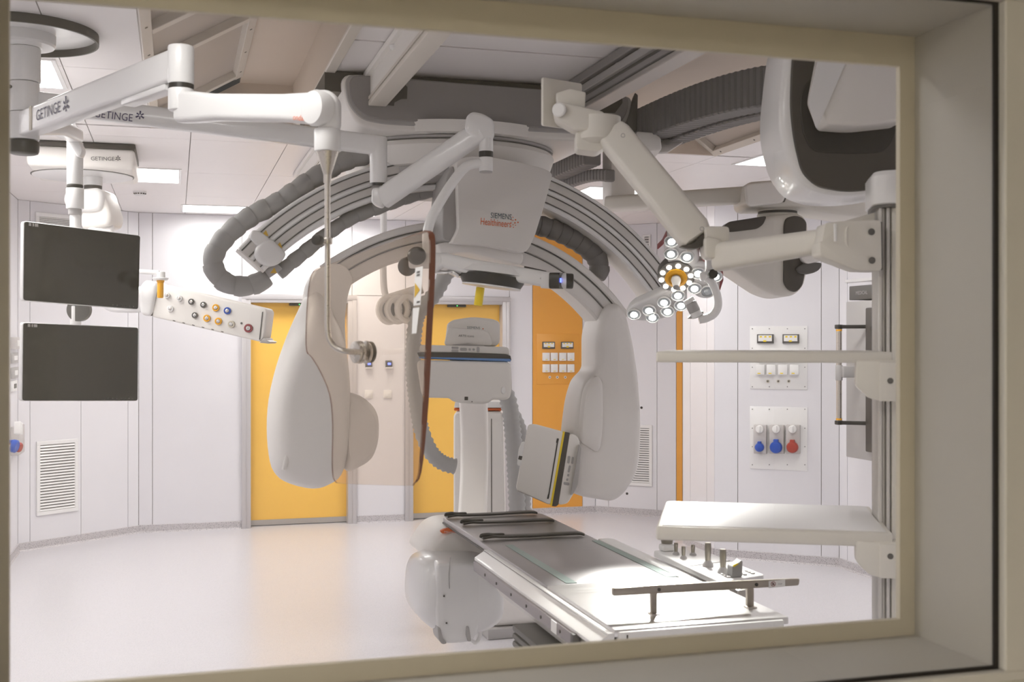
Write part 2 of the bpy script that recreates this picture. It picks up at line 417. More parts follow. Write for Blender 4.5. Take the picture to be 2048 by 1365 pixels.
xs = [XL, -.45, .08, .62, 1.25, 1.95, 2.6, 3.2, 3.95, XR]; ys2 = [RY1 + .03, 6.75, 8.08, 9.4, YB + .05]
for xa, xb in zip(xs, xs[1:]):
    for ya, yb in zip(ys2, ys2[1:]): tile(xa, xb, ya, yb)
for xa, xb in zip([XL, -.45, .08, .80, 1.66, 2.4, 3.2, 3.95], [-.45, .08, .80, 1.66, 2.4, 3.2, 3.95, XR]): tile(xa, xb, YC0, RY0)
# panels of the rail strip: joints as dark recessed lines
yj = [YC0] + [onZ(*p, Z0).y for p in ((960, 96),)] + [RY1 + .02]
yj = [RY0, onZ(740, 82, Z0).y, 5.05, RY1 + .03]
for ya, yb in zip(yj, yj[1:]):
    for xa, xb in ((SX0, .80), (.80, 1.66), (1.66, SX1)):
        bm = B(); bx(bm, (xa + .001, ya + .008, Z0), (xb - .001, yb - .008, Z0 + .014)); obj('ceiling_panel', bm, M['ceil'], ce, flat=True)

# inclined grilles and raised laminar fields
def field(side):
    s = 1 if side == 'left' else -1
    xa = RX0 if s > 0 else RX1; th = math.radians(30 if s > 0 else 36); p0 = V((xa, 0, Z0)); n = V((-s * math.sin(th), 0, math.cos(th)))
    if s > 0: pin = onP(497, 95, p0, n)
    else: pin = onP(1385, 268, p0, n); pin = V((pin.x, pin.y, pin.z))
    u = V((s * math.cos(th), 0, math.sin(th))); L = (pin - p0).dot(u); ztop = Z0 + L * math.sin(th); xin = xa + s * L * math.cos(th)
    xs_ = SX0 if s > 0 else SX1
    bm = B(); bx(bm, (min(xin, xs_), RY0, ztop), (max(xin, xs_), RY1, ztop + .03)); lf = obj('ceiling_laminar_' + side, bm, M['hood'], kind='structure', flat=True)
    # cheek beside the rail strip and the end wall of the recess
    bm = B(); bx(bm, (xs_ - .0 if s > 0 else xs_ - .02, RY0, Z0 + .002), (xs_ + .02 if s > 0 else xs_, RY1, ztop + .03)); obj('cheek', bm, M['hood'], lf, flat=True)
    bm = B(); lo = [V((xa, RY1, Z0)), V((xin, RY1, ztop)), V((xs_, RY1, ztop)), V((xs_, RY1, Z0))]; add_prism(bm, lo, (0, .02, 0)); obj('end_panel', bm, M['hood'], lf, flat=True)
    bm = B(); add_prism(bm, [V((p.x, RY0 - .02, p.z)) for p in lo], (0, .02, 0)); obj('end_panel', bm, M['hood'], lf, flat=True)
    # the grille
    g = thing('air_return_grille', 'long inclined cream air grille beside the %s' % ('surgical boom disc' if s > 0 else 'black and white pendant head'), 'air grille', (xa, 4.2, Z0), group=None)
    at = lambda px, py: onP(px, py, p0, n)
    def bar(y0, y1, l0, l1, name='grille_frame', m='trim', t=.012):
        bm = B(); q = lambda y, l: V((xa, y, Z0)) + u * l - n * t
        add_prism(bm, [q(y0, l0), q(y0, l1), q(y1, l1), q(y1, l0)], n * (t + .03), .002, 1); return obj(name, bm, M[m], g)
    if s > 0:
        cuts = [RY0 + .02, (at(308, 57).y + at(367, 27).y) / 2, (at(380, 93).y + at(490, 37).y) / 2, (at(330, 220).y + at(487, 145).y) / 2]
    else:
        yy = at(1425, 306).y; cuts = [RY0 + .02, yy - 2.9, yy - 1.45, yy - .02]
    fwid = .045
    bar(RY0, RY1 if s < 0 else cuts[-1] + .05, 0, fwid); bar(RY0, cuts[-1] + .05, L - fwid, L)
    for i, c in enumerate(cuts[1:]): bar(c - .03, c + .03, fwid, L - fwid)
    for a, b in zip(cuts, cuts[1:]):
        bm = B(); q = lambda y, l: V((xa, y, Z0)) + u * l + n * .022
        add_prism(bm, [q(a, fwid), q(a, L - fwid), q(b, L - fwid), q(b, fwid)], n * .01); obj('perforated_panel', bm, M['perf'], g, flat=True)
    for k in range(9):
        y = cuts[-1] - .1 - .42 * k
        for l in (fwid / 2, L - fwid / 2):
            bm = B(); add_cyl(bm, V((xa, y, Z0)) + u * l - n * .0135, V((xa, y, Z0)) + u * l - n * .010, .006, seg=8); obj('screw', bm, M['dark'], g)
    return L, ztop, xin, cuts
fl = field('left'); fr = field('right')
# cream trims along the rail strip
for nm, x in (('trim_1', SX0 - .02), ('trim_2', SX1 - .02)):
    bm = B(); bx(bm, (x, RY0, Z0 - .012), (x + .045, RY1, Z0 + .004), .003, 1); obj(nm, bm, M['trim'], kind='structure')

# ---------------------------------------------------------------- ceiling light panels
def clight(x0, x1, y0, y1, label, k=1., sp=165):
    t = thing('ceiling_light', label, 'ceiling light', ((x0 + x1) / 2, (y0 + y1) / 2, Z0), 'flush ceiling light panels')
    bm = B(); f = .018; z0 = Z0 - .006; z1 = Z0 + .004
    for a in ((x0, x1, y0, y0 + f), (x0, x1, y1 - f, y1), (x0, x0 + f, y0 + f, y1 - f), (x1 - f, x1, y0 + f, y1 - f)): bx(bm, (a[0], a[2], z0), (a[1], a[3], z1))
    obj('light_frame', bm, M['white'], t, flat=True)
    bm = B(); bx(bm, (x0 + f, y0 + f, Z0 - .003), (x1 - f, y1 - f, Z0 + .002)); obj('diffuser', bm, M['light'], t, flat=True)
    ld = bpy.data.lights.new('panel_light', 'AREA'); ld.shape = 'RECTANGLE'; ld.size = x1 - x0 - 2 * f; ld.size_y = y1 - y0 - 2 * f; ld.energy = CEIL_W * k * (x1 - x0) * (y1 - y0) / .36; ld.spread = math.radians(sp); ld.color = (1, .99, .985)
    lo_ = bpy.data.objects.new('panel_light', ld); COL.objects.link(lo_); lo_.parent = t; lo_.location = (0, 0, -.004)
q = lambda px, py: onZ(px, py, Z0 - .003)
a, b = q(108, 122), q(125, 176); clight(b.x - .62, b.x + .02, a.y - .02, b.y + .02, 'square ceiling light partly behind the thick white boom column')
a, b = q(133, 238), q(152, 265); clight(b.x - .62, b.x + .02, b.y - .60, b.y + .02, 'square ceiling light below the long white boom arms, beside the column')
a, b = q(357, 340), q(354, 366); clight(a.x - .60, a.x + .02, a.y - .02, b.y + .02, 'square ceiling light beside the white ceiling box of the pendant')
a, b = q(367, 410), q(480, 428); clight(a.x - .02, q(490, 416).x + .02, a.y - .02, b.y - .03, 'bright ceiling light nearest the back wall, above the first yellow door', .5)
a, b = q(765, 421), q(748, 436); clight(a.x - .6, a.x + .02, min(a.y, 9.75), 10.4, 'ceiling light peeping out beneath the large curved guide rail')
a, b = q(1178, 373), q(1200, 398); clight(a.x, a.x + .62, a.y, b.y, 'ceiling light above the right half of the curved guide rail')
a, b = q(1545, 303), q(1478, 330); clight(a.x, a.x + .62, a.y, b.y, 'ceiling light beside the rim of the big black and white pendant head')
# unseen fill lights, added in the same panel form to brighten the equipment
FILL = ((-.6, 2.35, 'left corner'), (4.05, 2.35, 'right corner'), (4.05, 4.6, 'right wall beyond the pendant'))
for x0, y0, wh in FILL: clight(x0, x0 + .6, y0, y0 + .6, 'added square fill light near the window wall, ' + wh + ', outside the view', .7, 180)
# small ceiling sensor
t = thing('ceiling_sensor', 'small white ceiling detector with dark slots above the monitors', 'detector', onZ(280, 383, Z0)); c = onZ(280, 383, Z0)
bm = B(); add_lathe(bm, c, -UP, [(.05, 0), (.05, .012), (.038, .03), (.034, .03)], 20); obj('housing', bm, M['white'], t)
for k in range(6):
    a = -math.pi / 2 + (k - 2.5) * .42; p = c + V((math.cos(a) * .044, math.sin(a) * .044, -.02))
    bm = B(); add_box(bm, p, (.010, .012, .009), Matrix.Rotation(a + math.pi / 2, 3, 'Z')); obj('slot', bm, M['dark'], t)

# ---------------------------------------------------------------- the observation window and the control room
YL = 1.78; YG = 1.585
lx0, lx1 = onY(18, 680, YL).x, onY(1800, 680, YL).x; lz1 = onY(1800, 132, YL).z; lz0 = onY(1801, 1239, YL).z
rx0 = lx0 - .03; rx1 = onY(1829, 680, YL).x; rz1 = onY(1828, 74, YL).z; rz0 = onY(1830, 1270, YL).z
wn = thing('window_1', loc=((lx0 + lx1) / 2, YL, lz0), kind='structure')
def ringbox(bm, x0, x1, z0, z1, X0, X1, Z0_, Z1_, ya, yb, bev=0):
    for lo, hi in (((X0, ya, Z0_), (X1, yb, z0)), ((X0, ya, z1), (X1, yb, Z1_)), ((X0, ya, z0), (x0, yb, z1)), ((x1, ya, z0), (X1, yb, z1))): bx(bm, lo, hi, bev, 1)
bm = B(); ringbox(bm, lx0, lx1, lz0, lz1, rx0 - .05, rx1 + .05, rz0 - .05, rz1 + .05, YL, YL + .012); obj('window_stop', bm, M['lip'], wn, 'beige inner stop of the window', flat=True)
bm = B(); ringbox(bm, rx0, rx1, rz0, rz1, rx0 - .05, rx1 + .05, rz0 - .05, rz1 + .05, YG - .01, YL - .0005); obj('window_jamb', bm, M['reveal'], wn, 'pale grey reveal', flat=True)
gx0 = rx0 - .004; gx1 = onY(1975, 680, YG).x; gz1 = onY(1978, 14, YG).z; gz0 = onY(1978, 1327, YG).z
bm = B(); ringbox(bm, gx0, gx1, gz0, gz1, gx0 - .008, gx1 + .009, gz0 - .006, gz1 + .004, YG - .016, YG - .011); obj('gasket', bm, M['rubber'], wn, 'black seal around the pane', flat=True)
bm = B(); bx(bm, (gx0, YG - .014, gz0), (gx1, YG - .011, gz1)); obj('window_pane', bm, M['glass'], wn, 'clear glass pane', flat=True)
bm = B(); fz0 = onY(1990, 1354, YG).z
ringbox(bm, gx0 - .008, gx1 + .009, gz0 - .006, gz1 + .004, gx0 - .06, gx1 + .22, fz0, gz1 + .08, YG - .032, YG - .008, .002); obj('window_frame', bm, M['outer'], wn, 'grey outer frame on the control room side')
bm = B(); X0, X1, Zt = -2.2, 3.2, 2.75
ringbox(bm, gx0 - .05, gx1 + .21, fz0 + .004, gz1 + .07, X0, X1, 0, Zt, YG - .02, YG - .006)
obj('wall_front', bm, M['ctrl'], kind='structure', flat=True)
bm = B(); ringbox(bm, rx0 - .03, rx1 + .03, rz0 - .03, rz1 + .03, XL - .1, XR + .1, 0, ZC + .3, YL + .013, YF - .003); obj('wall_front_operating_room', bm, W, kind='structure', flat=True)
for nm, lo, hi in (('wall_control_left', (X0 - .05, -2.6, 0), (X0, YG, Zt)), ('wall_control_right', (X1, -2.6, 0), (X1 + .05, YG, Zt)), ('wall_control_back', (X0, -2.65, 0), (X1, -2.6, Zt)),
                   ('floor_control', (X0, -2.6, -.05), (X1, YG, 0)), ('ceiling_control', (X0, -2.6, Zt), (X1, YG, Zt + .05))):
    bm = B(); bx(bm, lo, hi); obj(nm, bm, M['ctrl'], kind='structure', flat=True)
t = thing('ceiling_lamp', 'warm ceiling lamp in the corner of the control room', 'ceiling light', (-1.6, -1.2, Zt))
bm = B(); bx(bm, (-2.0, -1.7, Zt - .03), (-1.2, -.7, Zt), .005); obj('lamp_frame', bm, M['white'], t)
bm = B(); bx(bm, (-1.97, -1.67, Zt - .034), (-1.23, -.73, Zt - .0305)); obj('diffuser', bm, emis('warm lamp diffuser', (1, .95, .88), CTRL_LIGHT), t, flat=True)
# ================================================================ ceiling boom at the left, with its arms
def star(p, right, up, r, m, parent):
    """six armed print mark"""
    right = V(right).normalized(); up = V(up); up = (up - right * up.dot(right)).normalized(); n = right.cross(up); bm = B(); p = V(p) + n * .0008
    for k in range(6):
        a = math.radians(60 * k + 30); d = right * math.cos(a) + up * math.sin(a); s = n.cross(d); w_ = r * (.19 if k % 2 else .16)
        q = [p + d * r * .22 - s * w_ * .7, p + d * r * (1 if k % 2 else .85) - s * w_, p + d * r * (1 if k % 2 else .85) + s * w_, p + d * r * .22 + s * w_ * .7]
        bm.faces.new([bm.verts.new(v) for v in q])
    return obj('logo', bm, m, parent, flat=True)

CB = onZ(47, 62, ZC); CB.z = ZC
colx = V((CB.x, CB.y, 0)); zz = lambda py: onY(47, py, CB.y).z
boom = thing('ceiling_boom', 'white ceiling boom column under a black-rimmed disc, carrying three long arms', 'ceiling boom', CB)
bm = B(); add_lathe(bm, CB, -UP, [(.254, 0), (.262, 0), (.262, .034), (.254, .034), (.254, 0)], 56, False); obj('disc_rim', bm, M['dark'], boom, 'black rim of the disc')
bm = B(); add_lathe(bm, CB, -UP, [(.254, 0), (.254, .006), (.16, .012), (.115, .014)], 48); obj('ceiling_disc', bm, M['white'], boom)
bm = B(); add_lathe(bm, CB, -UP, [(.112, .012), (.112, .05), (.106, .058), (.07, .06)], 40); obj('flange', bm, M['white'], boom)
r = .062
for nm, pa, pb, rr in (('column', 62, 96, .066), ('column', 96.5, 165, .060), ('column', 166, 226, .056), ('column', 226.8, 281, .055)):
    bm = B(); add_cyl(bm, colx + UP * zz(pa), colx + UP * zz(pb), rr, seg=36, bev=.004); obj(nm, bm, M['white'], boom)
bm = B(); add_cyl(bm, colx + UP * zz(281), colx + UP * zz(309), .056, .054, 36, bev=.012); obj('end_cap', bm, M['black'], boom, 'black end cap of the column')
for px, py in ((36, 67), (20, 173)):
    dirc = (CAM - D(px, py, CB.dot(FW))).normalized(); p = D(px, py, (colx - CAM).dot(FW) - .06)
    bm = B(); add_cyl(bm, p, p + dirc * .004, .007, seg=12); obj('screw', bm, M['dark'], boom)

def beam(name, pa, pb, w_, h_, parent, m='white', r=.012, up=None):
    bm = B(); add_sweep(bm, [pa, pb], rrect(w_, h_, r, 3), up or UP); return obj(name, bm, M[m], parent)

# arm to the lead glass shield
zA = zz(252); a0 = colx + UP * zA; a1 = onZ(362, 131, zA)
dA = (a1 - a0).normalized(); a0 = a0 + dA * .03
ar = beam('shield_arm', a0, a1, .065, .092, boom); sA = dA.cross(UP)
right = dA; face = -sA if (-sA).dot(CAM - a0) > 0 else sA
s0 = a0 + dA * .19 + face * .0335 - UP * .018
text('lettering', 'GETINGE', s0, dA, UP, .22, M['navyt'], ar, 'dark brand lettering')
star(s0 + dA * .27 + UP * .018, dA, UP, .028, M['navyt'], ar)
bm = B(); add_box(bm, a0 + dA * .135 + face * .0335, (.022, .003, .085), Matrix((dA, face, UP)).transposed()); obj('label_strip', bm, M['lip'], ar)
kn = V((a1.x, a1.y, 0)); kz = lambda py: onY(362, py, a1.y).z
bm = B(); add_cyl(bm, kn + UP * kz(170), kn + UP * kz(92), .037, seg=32, bev=.006); obj('arm_knuckle', bm, M['white'], boom)
bm = B(); add_cyl(bm, kn + UP * kz(178), kn + UP * kz(169), .036, seg=32); obj('bearing_ring', bm, M['black'], boom)
bm = B(); add_box(bm, a0 + dA * 1.02 - UP * .055, (.30, .05, .02), Matrix((dA, sA, UP)).transposed(), .006); obj('arm_cover', bm, M['white'], boom)
# arm to the surgical light
dC = (colx - CAM).dot(FW)
b0 = D(62, 203, dC + .02); b1 = D(757, 291, 4.5)
ar2 = beam('light_arm', b0, b1, .06, .074, boom, 'white'); d2 = (b1 - b0).normalized(); f2 = d2.cross(UP).normalized(); f2 = f2 if f2.dot(CAM - b0) > 0 else -f2
tp = D(190, 236, 4.3) ; u2 = f2.cross(d2); u2 = u2 if u2.z > 0 else -u2
nrm = f2; q0 = b0 + f2 * .0305
tl = onP(188, 234, q0, f2); tr = onP(265, 236, q0, f2)
text('lettering', 'GETINGE', tl, d2, u2, (tr - tl).length, M['navyt'], ar2, 'dark brand lettering', height=.028)
star(onP(280, 231, q0, f2), d2, u2, .017, M['navyt'], ar2)
e1 = V((b1.x, b1.y, 0)); ez = lambda py: D(757, py, 4.5).z
bm = B(); add_cyl(bm, e1 + UP * ez(368), e1 + UP * ez(274), .034, seg=32, bev=.006); obj('arm_knuckle', bm, M['white'], boom)
bm = B(); add_cyl(bm, e1 + UP * ez(373), e1 + UP * ez(367), .033, seg=32); obj('bearing_ring', bm, M['black'], boom)
# arm and pole of the two monitors
mz = 4.98; mp0 = D(150, 262, mz)
m0 = D(60, 250, dC + .05); m1 = D(118, 262, dC + .30)
bm = B(); add_sweep(bm, [colx + UP * zz(255), D(118, 256, dC + .35), D(152, 272, mz)], rrect(.06, .06, .015, 3), UP); obj('monitor_arm', bm, M['white'], boom)
bm = B(); add_prism(bm, rpoly([D(108, 248, mz - .05), D(135, 244, mz - .05), D(166, 300, mz - .05), D(157, 318, mz - .05)], .03), FW * .05, .008); obj('arm_gusset', bm, M['white'], boom)
pv = lambda py: D(150, py, mz)
for nm, ya, yb, rr, m in (('pole_joint', 285, 370, .034, 'white'), ('bearing_ring', 370, 376, .034, 'black'), ('pole_joint', 377, 418, .037, 'white'), ('pole_collar', 418, 430, .028, 'lgrey'), ('monitor_pole', 430, 472, .0215, 'white'), ('monitor_pole', 612, 664, .0215, 'white')):
    bm = B(); add_cyl(bm, pv(yb), pv(ya), rr, seg=28, bev=.003); obj(nm, bm, M[m], boom)
bm = B(); bx(bm, pv(800) + V((-.02, .03, 0)), pv(440) + V((.02, .05, 0)), .004); obj('monitor_rail', bm, M['white'], boom)
for y in (620, 780):
    bm = B(); c = D(156, y, mz - .02); add_lathe(bm, c + FW * .0, FW, [(.05, 0), (.05, .03), (.03, .05)], 28); obj('monitor_mount', bm, M['char'], boom)

def monitor(corners, depths, label, buttons, logo):
    TL, TR, BR, BL = [D(x, y, d) for (x, y), d in zip(corners, depths)]
    n = (TR - TL).cross(BL - TL).normalized(); n = n if n.dot(CAM - TL) > 0 else -n
    t = thing('monitor', label, 'monitor', (BL + BR) / 2)
    bm = B(); add_prism(bm, rpoly([TL, TR, BR, BL], .012), -n * .038, .004); obj('housing', bm, M['white'], t)
    R = (TR - TL).normalized(); U_ = (TL - BL).normalized(); k = .003
    q = [TL + R * k - U_ * k, TR - R * k - U_ * k, BR - R * k + U_ * k, BL + R * k + U_ * k]
    bm = B(); add_prism(bm, rpoly([p + n * .0006 for p in q], .010), n * .003); obj('screen', bm, M['screen'], t, 'black glass screen')
    L = (TR - TL).length
    for i in range(8):
        p = BR - R * (.025 + .018 * i) + U_ * .012 + n * .0038
        bm = B(); add_cyl(bm, p, p + n * .0006, .0026, seg=10); obj('button', bm, M['char'], t)
    p = TL + R * .025 - U_ * .012 + n * .0038
    for i, w_ in enumerate((.010, .006, .014)):
        bm = B(); a = p + R * (.013 * i); add_box(bm, a, (w_, .0008, .012), Matrix((R, n, U_)).transposed()); obj('logo', bm, M['lgrey'], t, flat=True)
    bm = B(); c = (TL + TR + BR + BL) / 4 - n * .06; add_box(bm, c, (.12, .05, .12), Matrix((R, n, U_)).transposed(), .006); obj('rear_mount', bm, M['char'], t)
    return t
monitor([(47, 442), (281, 471), (277, 620), (45, 602)], [4.72, 5.04, 5.04, 4.72], 'upper of the two switched-off monitors hanging on the white pole', 1, 1)
monitor([(45, 645), (277, 655), (276, 803), (43, 803)], [4.72, 5.04, 5.04, 4.72], 'lower of the two switched-off monitors hanging on the white pole', 1, 1)

# ---------------------------------------------------------------- suspended lead acrylic shield
dk = (kn - CAM).dot(FW); dE = 2.93
sh = thing('radiation_shield', 'amber acrylic shield with steel rod on a white spring arm', 'radiation shield', D(655, 660, dE))
p0 = V((kn.x, kn.y, kz(214))); p1 = D(632, 218, dE)
bm = B(); add_cyl(bm, V((kn.x, kn.y, kz(222))), V((kn.x, kn.y, kz(178))), .036, seg=30, bev=.004); obj('arm_socket', bm, M['white'], sh)
d = (p1 - p0).normalized()
bm = B(); sd = d.cross(UP).normalized(); rings = []
for t_, hh, ww in ((0, .092, .05), (.12, .088, .056), (.3, .074, .056), (.8, .072, .056), (1.0, .082, .05)):
    c = p0 + (p1 - p0) * t_; rings.append([c + sd * a + UP * b for a, b in rrect(ww, hh, .016, 4)])
add_loft(bm, rings); sarm = obj('spring_arm', bm, M['white'], sh)
fs = sd if sd.dot(CAM - p0) > 0 else -sd
q0 = p0 + fs * .0285; a = onP(586, 240, q0, fs); b = onP(608, 242, q0, fs); text('lettering', 'ondal', a, b - a, UP, (b - a).length, M['oranget'], sarm, 'tiny red print')
bm = B(); c = D(630, 216, dE - .03); add_lathe(bm, c, -fs if False else fs, [(.030, -.03), (.043, -.025), (.045, 0), (.040, .012), (.02, .018)], 32)
for v in bm.verts:
    rel = v.co - c; v.co = c + Matrix.Diagonal((1, 1, 1.03)) @ rel
obj('arm_pivot', bm, M['white'], sh)
ex = D(655, 300, dE); xz = lambda py: D(655, py, dE)
prof = [(655, 186), (676, 196)]
bm = B(); add_prism(bm, rpoly([D(632, 182, dE), D(662, 183, dE), D(681, 200, dE), D(681, 262, dE), D(644, 262, dE), D(636, 250, dE)], .02), FW * .055, .012, 3); bmesh.ops.translate(bm, verts=bm.verts, vec=-FW * .028); obj('elbow', bm, M['white'], sh)
for ya, yb, ra, rb, m, nm in ((304, 258, .0335, .0335, 'white', 'collar'), (352, 303, .009, .029, 'steel', 'cone'), (366, 350, .0098, .0098, 'steel', 'cone_tip')):
    bm = B(); add_cyl(bm, xz(ya), xz(yb), ra, rb, 30, bev=.004 if m == 'white' else 0); obj(nm, bm, M[m], sh)
gTL, gTR, gBR, gBL = D(663, 527, 3.16), D(858, 461, 2.76), D(834, 972, 2.76), D(662, 968, 3.16)
gn = (gTR - gTL).cross(gBL - gTL).normalized(); gn = gn if gn.dot(CAM - gTL) > 0 else -gn
fl_ = onP(730, 705, gTL, gn) + gn * .03
rod = spline([xz(360), xz(480), xz(600), xz(655)], 5) + spline([xz(655), D(659, 679, dE), D(672, 696, dE), D(692, 703, dE), onP(722, 705, fl_, gn)], 6)[1:]
bm = B(); add_tube(bm, rod, .0075, 16); obj('rod', bm, M['steel'], sh, 'brushed steel rod')
bm = B(); add_cyl(bm, xz(489), xz(476), .013, seg=20, bev=.002); kb = xz(483); add_cyl(bm, kb, D(637, 481, dE - .035), .006, seg=14); obj('clamp', bm, M['steel'], sh)
bm = B(); add_cyl(bm, D(640, 481, dE - .03), D(631, 480, dE - .05), .0135, seg=24, bev=.003); obj('clamp_knob', bm, M['black'], sh, 'black clamp knob')
fc = onP(730, 705, gTL, gn)
for o_, r_, m in ((-.02, .028, 'char'), (-.008, .030, 'steel'), (.012, .030, 'steel'), (.022, .029, 'steel')):
    bm = B(); add_cyl(bm, fc + gn * o_, fc + gn * (o_ + .009), r_, seg=32, bev=.002); obj('flange_disc', bm, M[m], sh)
bm = B(); add_cyl(bm, fc - gn * .03, fc + gn * .034, .010, seg=20); obj('bolt', bm, M['steel'], sh)
# pane outline with the cut-out for the patient at its left
out2 = [D(x, y, 3.16 + (2.76 - 3.16) * (x - 662) / 190) for x, y in ((850, 462), (858, 480), (857, 560), (850, 700), (843, 850), (836, 945), (826, 968), (810, 972), (690, 968), (668, 962), (663, 930), (664, 850), (658, 790), (640, 745), (622, 715), (612, 702), (611, 660), (614, 600), (620, 556), (632, 538), (663, 527), (760, 492), (836, 466))]
out2 = [onP(*(lambda v: (CX + F * (v - CAM).dot(RT) / (v - CAM).dot(FW), CY - F * (v - CAM).z / (v - CAM).dot(FW)))(p), gTL, gn) for p in out2]
ol = cspline(out2, 3)
bm = B(); add_prism(bm, ol, -gn * .004); pane = obj('shield_pane', bm, M['amber'], sh, 'clear amber acrylic pane', flat=True)
# the thick dark rim that shows along the edge
bm = B(); c = sum(ol, V()) / len(ol)
ring = ol; n_ = len(ring)
qs = []
for i in range(n_):
    tdir = (ring[(i + 1) % n_] - ring[i - 1]).normalized(); o_ = gn.cross(tdir).normalized(); o_ = o_ if o_.dot(ring[i] - c) > 0 else o_
    e_ = max(0, min(1, ((ring[i] - gTL).dot((gTR - gTL).normalized()) / (gTR - gTL).length - .72) / .15)); qs.append([ring[i], ring[i] - gn * (.0042 + .014 * e_)])
for i in range(n_):
    j = (i + 1) % n_
    bm.faces.new([bm.verts.new(p) for p in (qs[i][0], qs[j][0], qs[j][1], qs[i][1])])
bmesh.ops.remove_doubles(bm, verts=bm.verts, dist=1e-5)
obj('pane_edge', bm, M['amberedge'], pane, 'dark reddish brown cut edge')
# printed strips near the right edge
def strip(pts, m, lift=.0012):
    bm = B(); add_prism(bm, [onP(x, y, gTL + gn * lift, gn) for x, y in pts], gn * .0004); return obj('sticker', bm, M[m], pane, flat=True)
strip([(831, 536), (846, 533), (841, 610), (827, 612)], 'sticker'); strip([(830, 566), (840, 580), (829, 596)], 'gold', .002); strip([(826, 617), (839, 615), (833, 667), (824, 668)], 'sticker')
for y0 in (543, 549, 603): strip([(834, y0), (840, y0 - 1), (839, y0 + 3), (833, y0 + 4)], 'char', .002)

# ---------------------------------------------------------------- the surgical light that is switched off
dl = 4.42
sl = thing('surgical_light', 'unlit white surgical light with a yellow handle on a spring arm', 'surgical light', D(985, 575, dl))
k0 = V((e1.x, e1.y, ez(392)))
bm = B(); add_prism(bm, rpoly([D(743, 374, 4.47), D(772, 374, 4.47), D(773, 395, 4.47), D(764, 416, 4.47), D(748, 410, 4.47), D(742, 404, 4.47)], .02), FW * .06, .01, 3); obj('arm_socket', bm, M['white'], sl)
bm = B(); add_sweep(bm, [D(764, 398, 4.5), D(962, 262, dl)], rrect(.062, .082, .014, 3), UP); obj('spring_arm', bm, M['white'], sl)
bm = B(); add_prism(bm, rpoly([D(928, 262, dl - .03), D(932, 232, dl - .03), D(944, 222, dl - .03), D(966, 226, dl - .03), D(989, 240, dl - .03), D(988, 276, dl - .03), D(955, 280, dl - .03)], .02), FW * .065, .014, 3); obj('elbow', bm, M['white'], sl)
xv = lambda py, px=972: D(px, py, dl)
for ya, yb, rr, m, nm in ((304, 262, .0275, 'white', 'elbow_sleeve'), (314, 303, .0275, 'black', 'bearing_ring'), (343, 315, .0265, 'white', 'yoke_socket'), (346, 342, .025, 'lgrey', 'socket_cap')):
    bm = B(); add_cyl(bm, xv(ya), xv(yb), rr, seg=30, bev=.002); obj(nm, bm, M[m], sl)
yk = spline([D(968, 327, dl), D(945, 328, dl - .01), D(925, 340, dl - .02), D(895, 380, dl - .04), D(866, 430, dl - .06), D(855, 465, dl - .07), D(855, 500, dl - .07), D(856, 524, dl - .07)], 6)
bm = B(); add_tube(bm, yk, [.019] * len(yk), 18); obj('yoke', bm, M['white'], sl)
hd = dl - .08
bm = B(); add_cyl(bm, D(818, 520, hd), D(884, 522, hd), .033, .03, 28, bev=.008); obj('yoke_joint', bm, M['white'], sl)
bm = B(); add_lathe(bm, D(832, 513, hd - .02), -FW + RT * .2, [(.030, 0), (.034, .01), (.034, .035), (.028, .045), (.01, .048)], 28); obj('brake_knob', bm, M['black'], sl, 'dark round knob')
rim = [D(862, 533, hd), D(884, 522, hd), D(905, 525, hd), D(950, 535, hd), D(1000, 543, hd), D(1050, 552, hd), D(1095, 560, hd)]
bm = B(); add_sweep(bm, spline(rim, 5), rrect(.05, .058, .018, 4), UP); obj('head_frame', bm, M['white'], sl)
# dished underside with dark band
def dish(pts, depth, m, nm, y=0, bev=.012, lab=None):
    bm = B(); add_prism(bm, rpoly([D(a, b, hd + y) for a, b in pts], .02), FW * depth, bev, 3); return obj(nm, bm, M[m], sl, lab)
bm = B(); add_lathe(bm, D(817, 532, hd + .05), -FW - RT * .3 - UP * .3, [(.020, -.03), (.034, -.02), (.036, .02), (.030, .034), (.01, .038)], 28); obj('handle_cap', bm, M['dark'], sl, 'dark round end of the handle')
bm = B(); cc = D(985, 556, hd + .16); ax = (UP + RT * .12).normalized()
add_lathe(bm, cc, -ax, [(.20, -.035), (.215, -.01), (.150, .012), (.118, .014)], 40); obj('head_shell', bm, M['white'], sl)
bm = B(); cb = D(984, 562, hd + .06); ax = (UP + RT * .13).normalized()
add_lathe(bm, cb, -ax, [(.1235, -.02), (.123, .0), (.112, .020), (.10, .021)], 40); obj('light_head', bm, M['black'], sl, 'black band around the light aperture')
bm = B(); add_lathe(bm, cb, -ax, [(.1125, .0195), (.1135, .025), (.07, .027)], 40); obj('head_lens', bm, M['white'], sl)
bm = B(); hy = D(959, 578, hd + .06); add_cyl(bm, D(956, 612, hd + .06), D(961, 575, hd + .06), .0165, seg=24, bev=.003); obj('sterile_handle', bm, M['ylw'], sl, 'yellow cylindrical handle')
bm = B(); add_tube(bm, spline([D(866, 543, hd + .03), D(890, 545, hd + .03), D(905, 543, hd + .04), D(918, 553, hd + .05)], 5), .008, 10); obj('handle_bar', bm, M['chrome'], sl)
bm = B(); add_sweep(bm, [D(1048, 536, hd + .05), D(1092, 546, hd + .05)], rrect(.03, .014, .006, 3), UP); obj('side_grip', bm, M['dark'], sl)
bm = B(); add_sweep(bm, [D(1084, 560, hd - .01), D(1122, 563, hd - .02)], rrect(.055, .062, .012, 3), UP); obj('control_housing', bm, M['white'], sl)
bm = B(); add_sweep(bm, [D(1103, 562, hd - .03), D(1123, 562, hd - .045)], rrect(.056, .060, .012, 3), UP); cp = obj('control_panel', bm, M['black'], sl, 'black touch panel with coloured lights')
